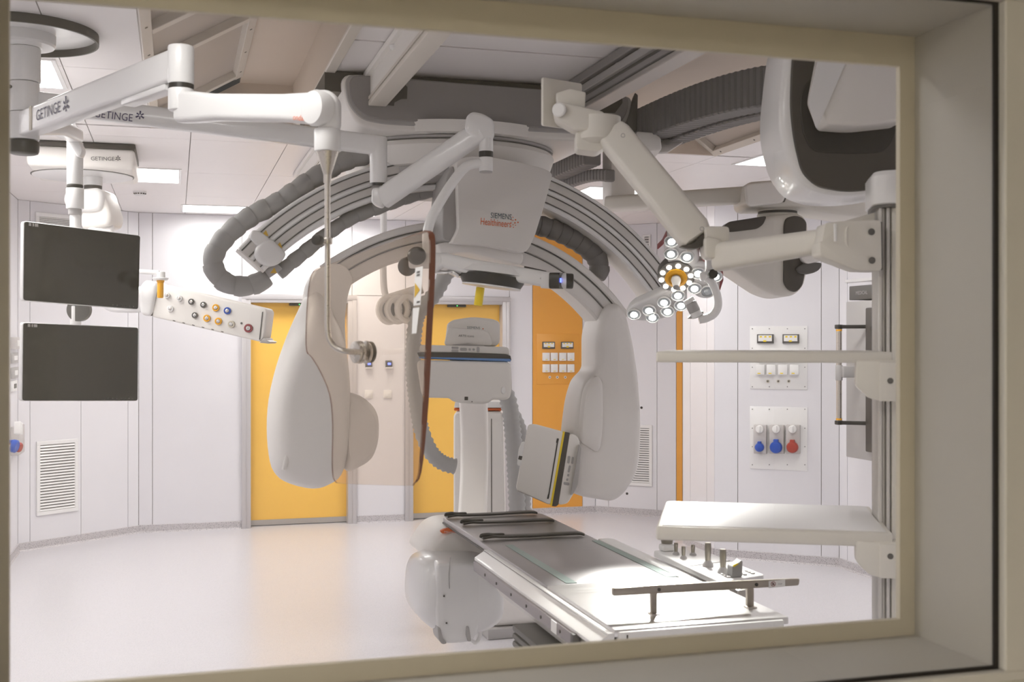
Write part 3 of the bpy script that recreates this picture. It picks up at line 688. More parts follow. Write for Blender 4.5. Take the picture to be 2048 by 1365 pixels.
for x, y, m, s_ in ((1112, 552, 'sticker', .004), (1110, 569, 'rled', .004), (1121, 561, 'bled', .006), (1107, 561, 'sticker', .003), (1119, 555, 'sticker', .003)):
    p = D(x, y, hd - .058); bm = B(); add_box(bm, p, (s_, .003, s_ * (2.6 if m == 'bled' else 1))); obj('indicator_lamp', bm, M[m], cp, flat=True)
bm = B(); add_cyl(bm, D(1124, 562, hd - .02), D(1147, 563, hd - .02), .029, seg=24, bev=.006); obj('end_knob', bm, M['black'], sl)
bm = B(); add_cyl(bm, D(1122, 562, hd - .021), D(1132, 562, hd - .021), .0295, seg=24); obj('knob_ring', bm, M['white'], sl)
p = D(1080, 559, hd - .032); text('lettering', 'GETINGE', p, RT - UP * .03, UP, .036, M['char'], sl, 'small dark lettering')
# ================================================================ ceiling mounted C-arm
ca = thing('ceiling_c_arm', 'large grey white curved x-ray arm hanging from a carriage on two ceiling rails', 'x-ray machine', V((1.22, 5.0, ZC)))
YF4 = 4.80
def fy(pts, y): return [onY(a, b, y) for a, b in pts]
# rails on the ceiling (things the carriage runs on)
def rail(name, label, x, strips):
    t = thing(name, label, 'ceiling rail', (x, 5, ZC)); y0, y1 = YC0 + .05, 7.9
    if not strips:
        bm = B(); bx(bm, (x - .03, y0, 2.692), (x + .03, y1, ZC - .004), .004); obj('rail_beam', bm, M['cwhite'], t)
        bm = B(); bx(bm, (x - .038, y0, 2.686), (x + .038, y1, 2.708), .004); obj('rail_flange', bm, M['trim'], t)
        bm = B(); bx(bm, (x - .05, y0, ZC - .03), (x + .05, y1, ZC - .003), .004); obj('rail_flange', bm, M['cwhite'], t)
        bm = B(); bx(bm, (x - .0385, y0, 2.712), (x - .03, y1, 2.724)); obj('rail_lip', bm, M['trim'], t, flat=True)
    else:
        bm = B(); bx(bm, (x - .025, y0, 2.692), (x + .04, y1, ZC - .004), .003); obj('rail_beam', bm, M['char'], t)
        for za, zb, dx, m, nm in ((2.80, 2.835, .055, 'grey', 'rail_flange'), (2.758, 2.79, .045, 'lgrey', 'cover_strip'), (2.72, 2.745, .03, 'grey', 'rail_lip'), (2.684, 2.704, .045, 'alu', 'rail_flange')):
            bm = B(); bx(bm, (x - dx, y0, za), (x + .04, y1, zb), .003, 1); obj(nm, bm, M[m], t)
    return t
rail('ceiling_rail', 'pale cream ceiling rail, the left of the two above the carriage', .812, False)
rail('ceiling_rail', 'dark grooved ceiling rail, the right of the two above the carriage', 1.70, True)
# small track with white stoppers
def stopper(px, py, zc, lab):
    c = onZ(px, py, ZC - .035); t = thing('ceiling_stopper', lab, 'ceiling fitting', c)
    bm = B(); bx(bm, c + V((-.025, -.012, .012)), c + V((.025, .012, .034)), .003, 1); obj('bracket', bm, M['lgrey'], t)
    bm = B(); add_lathe(bm, c, UP, [(.008, -.016), (.019, -.008), (.021, .002), (.012, .014)], 16); obj('sprinkler_cup', bm, M['white'], t)
    bm = B(); add_cyl(bm, c + V((0, -.012, -.012)), c + V((0, -.018, -.016)), .006, seg=10); obj('nozzle', bm, M['dark'], t)
stopper(790, 93, 0, 'small white ceiling nozzle beside the pale cream rail, near the window')
stopper(1241, 124, 0, 'small white ceiling nozzle beside the dark grooved rail')
stopper(624, 325, 0, 'small white ceiling nozzle above the grey hose bundle, nearer one of two')
stopper(605, 351, 0, 'small white ceiling nozzle above the grey hose bundle, farther one of two')

# carriage
prof = rpoly(fy([(681, 146), (690, 205), (715, 252), (760, 262), (1195, 284), (1236, 268), (1262, 225), (1266, 196)], YF4), .08, 5)
bm = B(); add_prism(bm, prof, V((0, 1.15, 0)), .03, 3); obj('carriage_housing', bm, M['cwhite'], ca, 'grey white housing of the carriage')
prof = rpoly(fy([(697, 149), (702, 205), (728, 232), (770, 240), (1205, 261), (1240, 250), (1256, 222), (1258, 192)], YF4 - .012), .06, 5)
bm = B(); add_prism(bm, prof, V((0, .03, 0)), .004, 1); obj('carriage_front', bm, M['grey'], ca, 'dark grey front panel')
prof = rpoly(fy([(688, 147), (695, 208), (722, 240), (768, 249), (1207, 270), (1246, 256), (1262, 224), (1264, 194)], YF4 - .004), .06, 5)
bm = B(); add_prism(bm, prof, V((0, .02, 0)), .004, 1); obj('front_rim', bm, M['lgrey'], ca)
for pts in ([(754, 152), (758, 196), (766, 209), (788, 212), (789, 205), (803, 198), (814, 198), (815, 174), (800, 160)], [(1196, 190), (1190, 225), (1230, 226), (1245, 206), (1244, 188)]):
    bm = B(); add_prism(bm, fy(pts, YF4 - .014), V((0, .005, 0))); obj('rail_opening', bm, M['dark'], ca, 'dark cut-out for the rail', flat=True)
bm = B(); bx(bm, (.60, YF4 + .05, 2.75), (1.95, YF4 + 1.05, 2.834)); obj('carriage_top', bm, M['dark'], ca, flat=True)
# turntable
tc = V((1.225, 5.27, 0))
bm = B(); add_lathe(bm, tc, UP, [(.42, 2.462), (.455, 2.468), (.485, 2.50), (.50, 2.545), (.49, 2.565), (.46, 2.575), (.46, 2.585), (.53, 2.59), (.54, 2.64)], 64); obj('turntable', bm, M['cwhite'], ca, 'shallow white turntable')
bm = B(); add_lathe(bm, tc, UP, [(.462, 2.570), (.495, 2.573), (.495, 2.583), (.462, 2.588)], 64, False); obj('turntable_groove', bm, M['lgrey'], ca)
bm = B(); add_lathe(bm, tc, UP, [(.38, 2.40), (.42, 2.42), (.43, 2.462)], 48); obj('turntable_skirt', bm, M['lgrey'], ca)

# curved guide
YA = 4.95; cX, cZ = 1.207, 1.239; RG = 1.28; RCa = .993
def arc(R, y, a0, a1, n=40, cx=cX, cz=cZ): return [V((cx + R * math.cos(math.radians(a)), y, cz + R * math.sin(math.radians(a)))) for a in [a0 + (a1 - a0) * i / n for i in range(n + 1)]]
def arcsolid(name, r0, r1, y0, y1, a0, a1, m, parent, label=None, n=48, bev=.006):
    bm = B(); rings = []
    b = min(bev, (r1 - r0) * .3)
    for i in range(n + 1):
        a = math.radians(a0 + (a1 - a0) * i / n); e = V((math.cos(a), 0, math.sin(a))); c = V((cX, 0, cZ))
        rings.append([c + e * r + V((0, y, 0)) for r, y in ((r0, y0 + b), (r0 + b, y0), (r1 - b, y0), (r1, y0 + b), (r1, y1), (r0, y1))])
    add_loft(bm, rings); return obj(name, bm, M[m], parent, label)
gA, gB = 138.5, 33.
arcsolid('guide_arc', 1.135, RG, YA + .012, YA + .17, gA, gB, 'cwhite', ca, 'curved grey white guide')
for r0, r1 in ((1.264, 1.28), (1.198, 1.220), (1.135, 1.158)):
    arcsolid('guide_rib', r0, r1, YA, YA + .03, gA - .3, gB + (.5 if r0 > 1.2 else 0), 'white', ca)
for r0, r1 in ((1.220, 1.264), (1.158, 1.198)):
    arcsolid('guide_channel', r0, r1, YA + .006, YA + .02, gA - .3, gB + 1, 'channel', ca, 'grey channel')
for r in (1.2625, 1.2215, 1.1965, 1.1595):
    arcsolid('guide_groove', r - .0016, r + .0016, YA + .003, YA + .014, gA - .3, gB + 1, 'char', ca)
def sect(a, r): a = math.radians(a); return V((cX + r * math.cos(a), YA, cZ + r * math.sin(a)))
# rounded end caps of the guide (left)
cap = fy([(523, 487), (535, 463), (548, 470), (560, 480), (572, 501), (573, 512), (566, 526), (552, 533), (536, 533), (520, 528), (510, 515), (507, 503), (511, 494)], YA)
bm = B(); add_prism(bm, rpoly(fy([(497, 474), (505, 459), (522, 464), (538, 476), (545, 488), (526, 496), (512, 492)], YA), .03), V((0, .12, 0)), .02, 3); bmesh.ops.translate(bm, verts=bm.verts, vec=V((0, -.01, 0))); obj('guide_end_cap', bm, M['white'], ca, 'rounded white end cap')
bm = B(); add_prism(bm, rpoly(fy([(511, 494), (540, 474), (573, 508), (564, 524), (548, 533), (530, 533), (514, 524), (507, 508)], YA), .05), V((0, .12, 0)), .02, 3); bmesh.ops.translate(bm, verts=bm.verts, vec=V((0, -.025, 0))); obj('guide_end_cap', bm, M['white'], ca, 'rounded white end cap')
bm = B(); add_prism(bm, rpoly(fy([(502, 506), (520, 498), (535, 520), (540, 538), (524, 540), (508, 530)], YA + .1), .05), V((0, .08, 0)), .02, 3); obj('guide_end_roller', bm, M['lgrey'], ca)
for x, y in ((530, 467), (558, 491), (547, 542)):
    p = onY(x, y, YA - .032 if y > 520 else YA - .002); bm = B(); add_prism(bm, [p + V((-.014, 0, -.010)), p + V((.014, 0, -.010)), p + V((.004, 0, .014))], V((0, .002, 0))); obj('warning_sticker', bm, M['gold'], ca, 'yellow warning triangle', flat=True)
# segmented hose along the guide
def chain(pts, r, parent, m='hose', step=.068, name='hose_segment'):
    P = spline(pts, 24); acc = 0; cur = [P[0]]; out = []
    for a, b in zip(P, P[1:]):
        acc += (b - a).length; cur.append(b)
        if acc >= step:
            q = [cur[int(round(t * (len(cur) - 1)))] for t in (0, .15, .4, .65, .85, 1)]; e = (q[1] - q[0]).normalized(); q[0] = q[0] - e * .010
            bm = B(); add_tube(bm, q, [r * 1.02, r * 1.09, r * 1.03, r * .99, r * .94, r * .86], 16); out.append(obj(name, bm, M[m], parent)); acc = 0; cur = [b]
    return out
hp = [onY(x, y, YA + .10) for x, y in ((790, 298), (740, 308), (683, 325), (620, 362), (560, 403), (500, 434), (455, 470), (430, 505), (427, 535), (447, 563), (480, 573), (512, 568), (540, 552))]
chain(hp, .042, ca)
hp = [onY(x, y, YA + .10) for x, y in ((560, 544), (600, 512), (655, 468), (700, 438), (760, 414), (830, 390), (890, 378), (930, 376))]
chain(hp, .030, ca)
bm = B(); add_prism(bm, fy([(530, 540), (555, 527), (566, 538), (540, 556)], YA + .03), V((0, .1, 0)), .006); obj('hose_clamp', bm, M['lgrey'], ca)
hp = [onY(x, y, YA + .12) for x, y in ((1060, 448), (1095, 456), (1130, 470), (1165, 490), (1190, 512), (1199, 535), (1192, 556), (1186, 572))]
chain(hp, .046, ca, 'hosed', .05)
# inner C
cA, cB = 127., 36.
arcsolid('c_arc', .852, RCa, YA, YA + .17, cA, cB, 'gwhite', ca, 'inner curved arm', bev=.012)
arcsolid('c_arc_rib', .962, RCa, YA - .012, YA + .03, cA, cB, 'gwhite', ca)
arcsolid('c_arc_channel', .912, .958, YA - .005, YA + .02, cA, cB + .5, 'channel', ca, 'grey channel')
for r in (.959, .911): arcsolid('c_arc_groove', r - .002, r + .002, YA - .0065, YA + .01, cA, cB + .5, 'char', ca)
# drive cover with lettering
yc = 4.70
cov = rpoly(fy([(913, 320), (935, 313), (980, 314), (1040, 325), (1090, 338), (1106, 347), (1092, 400), (1068, 478), (1052, 508), (1020, 500), (970, 490), (902, 486), (912, 470), (918, 455), (916, 400), (915, 350)], yc), .03, 3)
bm = B(); add_prism(bm, cov, V((0, .30, 0)), .025, 3); obj('drive_cover', bm, M['gwhite'], ca, 'smooth grey white cover with coloured lettering')
bm = B(); add_prism(bm, rpoly(fy([(893, 350), (907, 326), (917, 400), (917, 460), (902, 486), (884, 478), (886, 400)], yc + .05), .03), V((0, .24, 0)), .02, 3); obj('drive_cover_side', bm, M['lgrey'], ca)
skp = rpoly(fy([(872, 488), (902, 482), (985, 489), (1050, 506), (1045, 532), (1000, 520), (940, 505), (880, 508)], yc + .07), .03)
bm = B(); add_prism(bm, skp, V((0, .22, 0)), .02, 3); obj('drive_cover_base', bm, M['gwhite'], ca)
# front lettering
yt = yc - .0015
def ytext(s, x0, y0, x1, y1, m, h=None):
    a = onY(x0, y0, yt); b = onY(x1, y1, yt); return text('lettering', s, a, b - a, UP, (b - a).length, M[m], ca, None, h)
ytext('SIEMENS', 981, 436, 1023, 440, 'tealt', .023); ytext('Healthineers', 961, 449.5, 1022, 455.5, 'oranget', .029)
for i, (x, y) in enumerate(((1029, 435), (1034, 440), (1039, 445), (1029, 441), (1033, 446), (1034, 451), (1025, 446), (1029, 450), (1026, 440), (1030, 455))):
    p = onY(x - 3, y, yt); bm = B(); add_lathe(bm, p, V((0, -1, 0)), [(.0024 + .0010 * (i in (1, 2, 4)), 0), (.002, .0006)], 8); obj('logo_dot', bm, M['oranget'], ca, flat=True)

# tube housing at the left end
yh = 4.97
col_ = rpoly(fy([(628, 552), (640, 536), (664, 526), (690, 530), (704, 548), (706, 562), (696, 590), (690, 640), (693, 700), (690, 745), (660, 735), (632, 716), (614, 700), (610, 660), (614, 610), (620, 570)], yh - .06), .04, 4)
bm = B(); add_prism(bm, col_, V((0, .24, 0)), .035, 3); obj('arm_end', bm, M['cwhite'], ca, 'white end of the inner arm')
tear = cspline(fy([(616, 590), (600, 622), (578, 672), (556, 735), (541, 800), (537, 860), (541, 915), (552, 950), (580, 968), (625, 978), (655, 970), (680, 950), (694, 900), (698, 830), (697, 760), (690, 700), (676, 650), (650, 600), (632, 582)], yh), 3)
bm = B(); puff(bm, tear, (0, 1, 0), [(-.20, .55), (-.19, .70), (-.165, .82), (-.12, .92), (-.06, .98), (0, 1.0), (.10, 1.0), (.16, .93), (.20, .75)]); obj('tube_housing', bm, M['cwhite'], ca, 'drop-shaped white housing', ang=50)
crease = spline([onY(x, y, yh - .17) for x, y in ((628, 655), (610, 740), (592, 830), (577, 900), (568, 940))], 6)
bm = B(); add_tube(bm, crease, .010, 10); obj('housing_crease', bm, M['cwhite'], ca)
nose = cspline(fy([(686, 786), (702, 786), (722, 794), (742, 812), (751, 832), (752, 868), (747, 895), (736, 918), (715, 932), (690, 940), (680, 900), (680, 830)], yh), 3)
bm = B(); puff(bm, nose, (0, 1, 0), [(-.13, .75), (-.10, .93), (-.05, 1), (.08, 1), (.13, .8)]); obj('collimator', bm, M['gwhite'], ca, 'grey white nose facing the patient table', ang=50)
seam = spline([onY(x, y, yh - .155) for x, y in ((662, 740), (672, 790), (664, 870), (648, 940))], 6); bm = B(); add_tube(bm, seam, .0015, 6); obj('housing_seam', bm, M['dark'], ca)
# right leg of the inner arm with the receptor
leg = rpoly(fy([(1194, 660), (1216, 610), (1240, 605), (1256, 628), (1270, 684), (1280, 752), (1286, 830), (1285, 905), (1278, 950), (1252, 990), (1230, 1006), (1195, 1000), (1150, 992), (1148, 930), (1152, 860), (1160, 800), (1172, 762), (1190, 744), (1194, 735)], yh - .07), .05, 4)
bm = B(); add_prism(bm, leg, V((0, .24, 0)), .045, 4); obj('receptor_arm', bm, M['gwhite'], ca, 'grey white leg of the inner arm')
rdg = cspline(fy([(1178, 764), (1192, 752), (1203, 760), (1206, 790), (1204, 870), (1196, 905), (1175, 895), (1160, 880), (1162, 830), (1168, 785)], yh - .08), 3)
bm = B(); puff(bm, rdg, (0, 1, 0), [(-.02, .65), (-.015, .85), (-.003, .97), (.02, 1)]); obj('arm_bulge', bm, M['gwhite'], ca)
bm = B(); add_cyl(bm, onY(1283, 816, yh - .085), onY(1283, 816, yh - .07), .006, seg=10); obj('screw', bm, M['dark'], ca)
bm = B(); add_cyl(bm, onY(1254, 988, yh - .075), onY(1254, 988, yh - .06), .006, seg=10); obj('screw', bm, M['dark'], ca)
yd = yh - .16
def dpart(nm, pts, m, y=0., dep=.33, bev=.01, lab=None, r=.01):
    bm = B(); add_prism(bm, rpoly(fy(pts, yd + y), r), ray(1100, 930).normalized() * dep, bev, 3); return obj(nm, bm, M[m], ca, lab)
dpart('receptor_front', [(1056, 850), (1068, 848), (1128, 864), (1102, 1012), (1034, 982), (1032, 974)], 'cwhite', bev=.012, lab='tilted white receptor box', r=.02)
dpart('receptor_trim', [(1126, 863), (1130, 864), (1104, 1013), (1100, 1012)], 'ylw', -.001, .33, .001, 'thin yellow line', .002)
dpart('receptor_band', [(1129, 864), (1140, 866), (1139, 876), (1117, 1010), (1112, 1014), (1103, 1013)], 'dark', .0, .33, .004, 'dark band', .005)
dpart('receptor_back', [(1139, 867), (1153, 871), (1160, 884), (1149, 985), (1135, 1008), (1116, 1011)], 'cwhite', .0, .33, .012, r=.015)
dpart('receptor_handle', [(1158, 888), (1163, 897), (1156, 970), (1147, 988), (1141, 992), (1150, 940)], 'lgrey', -.02, .05, .005, 'grey grab bar', .006)
dpart('receptor_side_grip', [(1043, 884), (1050, 884), (1042, 934), (1034, 931), (1037, 900)], 'white', .0, .20, .006)
dpart('grip_window', [(1038, 912), (1045, 913), (1043, 921), (1036, 919)], 'dark', -.002, .02, .001, r=.002)
dpart('card_slot', [(1115, 878), (1117.5, 878), (1098, 997), (1095.5, 996)], 'black', -.001, .02, .0, 'long black slot', .001)
for pts in ([(1114, 877), (1118, 878), (1116, 887), (1112, 886)], [(1096, 989), (1099, 990), (1097, 999), (1094, 998)]): dpart('slot_end', pts, 'black', -.0015, .02, 0, r=.001)
for pts in ([(1136, 912), (1141, 913), (1139, 928), (1134, 927)], [(1144, 914), (1148, 915), (1146, 929), (1142, 928)], [(1138, 931), (1142, 932), (1139, 946), (1135, 945)], [(1135, 948), (1139, 949), (1138, 954), (1134, 953)], [(1133, 957), (1137, 958), (1136, 963), (1132, 962)], [(1127, 964), (1139, 966), (1138, 972), (1127, 970)]):
    dpart('control_button', pts, 'lgrey', -.003, .02, .001, 'grey control button', .006)

# ---------------------------------------------------------------- energy chains under the ceiling, one dark one pale
ec = thing('energy_chain', 'ribbed grey energy chain running along the dark grooved rail', 'cable chain', (2.04, 4.6, 2.6))
def ribs(x0, x1, z0, z1, y0, y1, n, droop=0.):
    for i in range(n):
        t = i / n; ya = y0 + (y1 - y0) * t; yb = y0 + (y1 - y0) * (i + 1) / n; dz = -droop * (1 - t) ** 3
        bm = B(); bx(bm, (x0, ya + .001, z0 + dz), (x1, yb - .007, z1 + dz), .006, 1); obj('chain_link', bm, M['hosed'], ec)
ribs(1.985, 2.10, 2.60, 2.745, 3.46, 5.12, 34, .10)
ribs(2.10, 2.19, 2.585, 2.66, 3.56, 5.02, 28, .08)
ribs(1.995, 2.09, 2.60, 2.70, 5.52, 6.4, 20); ribs(2.09, 2.14, 2.56, 2.62, 5.45, 6.2, 16, .05)
bm = B(); add_prism(bm, [D(1273, 262, 5.0), D(1308, 265, 5.0), D(1322, 275, 5.0), D(1324, 300, 5.0), D(1290, 305, 5.0), D(1275, 290, 5.0)], FW * .3, .01); obj('chain_bracket', bm, M['cwhite'], ca)
bm = B(); add_prism(bm, [D(1304, 296, 5.1), D(1330, 278, 5.1), D(1372, 280, 5.1), D(1336, 304, 5.1), D(1300, 306, 5.1)], FW * .05, .004); obj('chain_tray', bm, M['alu'], ca)
bm = B(); add_prism(bm, [D(1254, 235, 5.15), D(1270, 185, 5.15), D(1276, 190, 5.15), D(1274, 262, 5.15), D(1256, 262, 5.15)], FW * .1, .004); obj('chain_holder', bm, M['char'], ca)

# ================================================================ floor stand C-arm beyond the table
fs_ = thing('floor_c_arm', 'white floor stand x-ray arm with flat detector box, in front of the second yellow door', 'x-ray machine', V((1.76, 6.75, 0)))
yd2 = 4.85
def fp(nm, pts, m, y=0., dep=.4, bev=.012, lab=None, r=.02):
    bm = B(); add_prism(bm, rpoly(fy(pts, yd2 + y), r), ray(930, 740).normalized() * dep, bev, 3); return obj(nm, bm, M[m], fs_, lab)
fp('detector_housing', [(832, 720), (1022, 724), (1024, 780), (1019, 798), (1006, 801), (985, 800), (978, 806), (966, 809), (925, 808), (905, 803), (898, 797), (848, 796), (842, 786)], 'cwhite', lab='grey white detector box', r=.03)
fp('detector_stripe', [(838, 714), (1021, 718), (1022, 723.5), (838, 717)], 'lblue', -.001, .40, .001, 'thin blue line', .004)
fp('detector_band', [(834, 706), (840, 705), (935, 706), (1012, 709), (1021, 712), (1023, 722), (1020, 718), (838, 714)], 'dark', -.002, .40, .003, 'dark band', .004)
fp('detector_lid', [(840, 690), (1010, 694), (1018, 697), (1020, 711), (1010, 709), (935, 706), (838, 705)], 'cwhite', .005, .39, .008, r=.012)
fp('arm_head', [(889, 692), (893, 660), (894, 648), (906, 640), (945, 634), (985, 638), (1000, 644), (1000, 692)], 'cwhite', .12, .25, .012, 'domed head with small lettering', .03)
fp('head_front', [(887, 692), (896, 658), (898, 655), (970, 660), (980, 670), (986, 692)], 'cwhite', .06, .2, .010, r=.02)
fp('head_seat', [(905, 690), (935, 687), (968, 692), (968, 694), (905, 693)], 'lgrey', .05, .02, .001, r=.004)
for x0, y0, x1, y1 in ((903, 693.5, 917, 698), (903, 699.5, 917, 704.5), (920, 696, 934, 702), (937, 697, 942, 701.5), (945, 697, 950, 701.5), (953.5, 694, 959, 705)):
    fp('control_button', [(x0, y0), (x1, y0 + .3), (x1, y1 + .3), (x0, y1)], 'lgrey', .002, .02, .001, 'grey control button', .006)
fp('sensor_window', [(929, 794), (936, 794), (936, 801), (929, 801)], 'dark', -.002, .01, 0, r=.001)
fp('latch', [(1003, 775), (1008, 773), (1012, 782), (1008, 790), (1002, 786)], 'white', -.004, .02, .003, r=.01); fp('screw', [(943, 803), (945, 803), (945, 805), (943, 805)], 'dark', -.002, .01, 0, r=.001)
def ft(s, x0, y0, x1, y1, m, y, h=None):
    a = onY(x0, y0, yd2 + y); b = onY(x1, y1, yd2 + y); text('lettering', s, a, b - a, UP, (b - a).length, M[m], fs_, None, h)
ft('SIEMENS', 934, 658, 960, 659, 'tealt', .055, .011); ft('ARTIS icono', 917, 674, 948, 675, 'char', .055, .010)
bm = B(); add_lathe(bm, onY(966, 658, yd2 + .055), V((0, -1, 0)), [(.003, 0), (.002, .001)], 8); obj('logo_dot', bm, M['oranget'], fs_)
# curved arm seen edge-on, from the head to the tube under the table
pd = onY(930, 745, 5.05); pu = onY(955, 745, 6.1); dv = V((pu.x - pd.x, pu.y - pd.y, 0)).normalized(); sv = V((dv.y, -dv.x, 0))
ic = V((pd.x, pd.y, 1.14)); R_ = .80
pts = [ic + dv * (R_ * math.cos(a)) + UP * (R_ * .62 * math.sin(a)) for a in [math.radians(t) for t in range(88, -98, -6)]]
bm = B(); add_sweep(bm, pts, rrect(.14, .12, .02, 3), sv.cross(UP) if False else None); obj('c_arc', bm, M['cwhite'], fs_, 'curved arm seen edge-on')
# stand
ys_ = 6.55
def sp(nm, pts, m, y=0., dep=.5, bev=.02, lab=None, r=.03):
    bm = B(); add_prism(bm, rpoly(fy(pts, ys_ + y), r), V((FW.x, FW.y, 0)) * dep, bev, 3); return obj(nm, bm, M[m], fs_, lab)
sp('stand_column', [(907, 832), (912, 824), (1002, 824), (1006, 832), (1014, 1232), (907, 1232)], 'cwhite', lab='white stand column')
sp('stand_joint', [(908, 817), (1004, 817), (1003, 822), (908, 822)], 'oranget', .02, .4, .004, 'orange ring', .006)
sp('stand_shoulder', [(910, 804), (1002, 804), (1004, 813), (1003, 816), (908, 816), (909, 812)], 'white', .0, .45, .01)
for x in (926, 983):
    sp('column_seam', [(x - .8, 838), (x + .8, 838), (x + 1.5, 1200), (x, 1200)], 'dark', -.0015, .01, 0, r=.0005)
gp = onZ(990, 1262, 0)
bm = B(); bx(bm, (gp.x - .10, 6.3, 0), (gp.x + .55, 7.5, .062), .01); obj('stand_plinth', bm, M['lgrey'], fs_, 'grey plinth')
bm = B(); bx(bm, (gp.x - .08, 6.32, .062), (gp.x + .53, 7.45, .42), .05, 3); obj('stand_base', bm, M['cwhite'], fs_)
# x-ray tube below the table head
yt_ = 4.72
def tb(nm, pts, m, layers, lab=None, y=0., n=3):
    bm = B(); puff(bm, cspline(fy(pts, yt_ + y), n), (0, 1, 0), layers); return obj(nm, bm, M[m], fs_, lab, ang=50)
SOFT = [(-.17, .62), (-.16, .78), (-.13, .90), (-.08, .975), (0, 1), (.12, 1), (.17, .9)]
tb('tube_cowl', [(842, 1108), (850, 1086), (866, 1064), (885, 1052), (910, 1047), (940, 1050), (970, 1066), (992, 1086), (1002, 1108), (960, 1120), (880, 1120)], 'cwhite', [(-.10, .75), (-.08, .9), (-.03, 1), (.25, 1.0), (.30, .9)], 'domed cowl with an orange label', y=.16)
tb('tube_pod', [(842, 1116), (826, 1136), (821, 1170), (822, 1205), (835, 1232), (862, 1254), (905, 1262), (950, 1257), (985, 1240), (998, 1218), (998, 1185), (988, 1150), (976, 1118), (945, 1108), (880, 1108)], 'white', SOFT, 'rounded white tube pod')
st2 = rpoly(fy([(872, 1128), (960, 1128), (961, 1220), (957, 1262), (946, 1284), (925, 1288), (895, 1289), (882, 1283), (874, 1255), (869, 1220)], yt_ - .173), .02)
bm = B(); add_prism(bm, st2, V((0.02, .27, 0)), .03, 4); obj('tube_cradle', bm, M['white'], fs_, 'glossy white cradle under the pod')
for pts in ([(875, 1254), (881, 1258), (884, 1276), (895, 1288), (884, 1290), (877, 1280)], [(933, 1254), (938, 1254), (943, 1284), (936, 1285), (932, 1270)]):
    bm = B(); add_prism(bm, rpoly(fy(pts, yt_ - .182), .01), V((0, .10, 0)), .006, 2); obj('bumper', bm, M['lgrey'], fs_, 'grey bumper')
lp = spline([onY(x, y, yt_ - .12) for x, y in ((938, 1245), (942, 1275), (950, 1286), (958, 1278), (963, 1256), (963, 1235))], 5); bm = B(); add_tube(bm, lp, .008, 10); obj('cradle_loop', bm, M['white'], fs_)
sm = spline([onY(x, y, yt_ - .177) for x, y in ((901, 1115), (898, 1150), (899, 1178))], 5); bm = B(); add_tube(bm, sm, .0018, 6); obj('pod_seam', bm, M['lgrey'], fs_)
for x, y in ((888, 1193), (893, 1247)):
    bm = B(); add_cyl(bm, onY(x, y, yt_ - .189), onY(x, y, yt_ - .17), .004, seg=8); obj('screw', bm, M['dark'], fs_)
lb = rpoly(fy([(881, 1063), (890, 1058), (908, 1057), (926, 1061), (938, 1067), (932, 1070), (905, 1066), (884, 1068)], yt_ + .055), .01); bm = B(); add_prism(bm, lb, V((0, .02, 0))); obj('label_plate', bm, M['oranget'], fs_, 'orange label', flat=True)
a = onY(889, 1066, yt_ + .052); b = onY(926, 1068, yt_ + .052); text('lettering', 'Healthineers', a, b - a, UP, (b - a).length, M['sticker'], fs_, None, .008)

# ---------------------------------------------------------------- corrugated hoses and their hanger
def corr(name, label, pts, r, m, parent_thing=None, step=.0115, loc=None):
    P = spline(pts, 14); d = 0; q = [P[0]]
    for a, b in zip(P, P[1:]):
        d += (b - a).length
        if d >= step: q.append(b); d = 0
    rr = [r * (1.0 if i % 2 else .83) for i in range(len(q))]
    bm = B(); add_tube(bm, q, rr, 16); o = obj(name, bm, M[m], parent_thing, ang=80)
    if label: tag(o, label, 'hose')
    return o
yq = 6.3
corr('corrugated_hose', 'grey corrugated hose looping from the ceiling hanger to the stand column', [onY(x, y, yq) for x, y in ((925, 505), (895, 545), (868, 590), (840, 622), (830, 655), (826, 720), (831, 790), (843, 860), (862, 905), (885, 926), (912, 934))], .047, 'hose')
corr('corrugated_hose', 'grey corrugated hose hanging right of the stand column, the nearer of two', [onY(x, y, yq) for x, y in ((1000, 770), (1016, 800), (1024, 850), (1030, 930), (1034, 1010), (1036, 1120))], .052, 'hose')
corr('corrugated_hose', 'grey corrugated hose half hidden behind the tilted receptor box', [onY(x, y, yq + .25) for x, y in ((1012, 800), (1035, 840), (1046, 880), (1049, 950), (1051, 1020), (1052, 1110))], .036, 'hose')
hg = thing('hose_hanger', 'white ceiling rod with three rings carrying the corrugated hose', 'hanger', onY(767, 412, 6.9))
yg = 6.35
bm = B(); top = onY(768, 420, yg); add_tube(bm, spline([V((top.x, yg, ZC)), onY(767, 480, yg), onY(767, 560, yg), onY(772, 592, yg), onY(785, 600, yg)], 6), .019, 14); obj('hanger_rod', bm, M['white'], hg)
bm = B(); add_sweep(bm, [onY(772, 600, yg), onY(842, 578, yg)], rrect(.10, .055, .02, 3), UP); obj('hanger_arm', bm, M['cwhite'], hg)
for i, x in enumerate((778, 795, 815)):
    c = onY(x, 620 - i, yg - .05); bm = B(); add_tube(bm, [c + V((math.cos(a), .12 * math.cos(a), 0)) * .058 + UP * math.sin(a) * .066 for a in [2 * math.pi * k / 24 for k in range(25)]], .019, 10, False); obj('hose_ring', bm, M['cwhite'], hg)
    bm = B(); add_cyl(bm, c + V((.0, .02, 0)), c + V((.02, .09, 0)), .045, seg=20); obj('ring_liner', bm, M['hose'], hg)
# ================================================================ patient table
ZT = .93
TX0, TXc, TX1, TXn = 1.12, 1.345, 1.57, 1.64
TY0, TYm, TY1 = 2.86, 3.44, 4.97
tb_ = thing('patient_table', 'long narrow patient table, grey top with bright steel foot plate', 'operating table', V((1.36, 3.6, 0)))
def tp(nm, lo, hi, m, bev=.004, lab=None): bm = B(); bx(bm, lo, hi, bev, 2); return obj(nm, bm, M[m], tb_, lab)
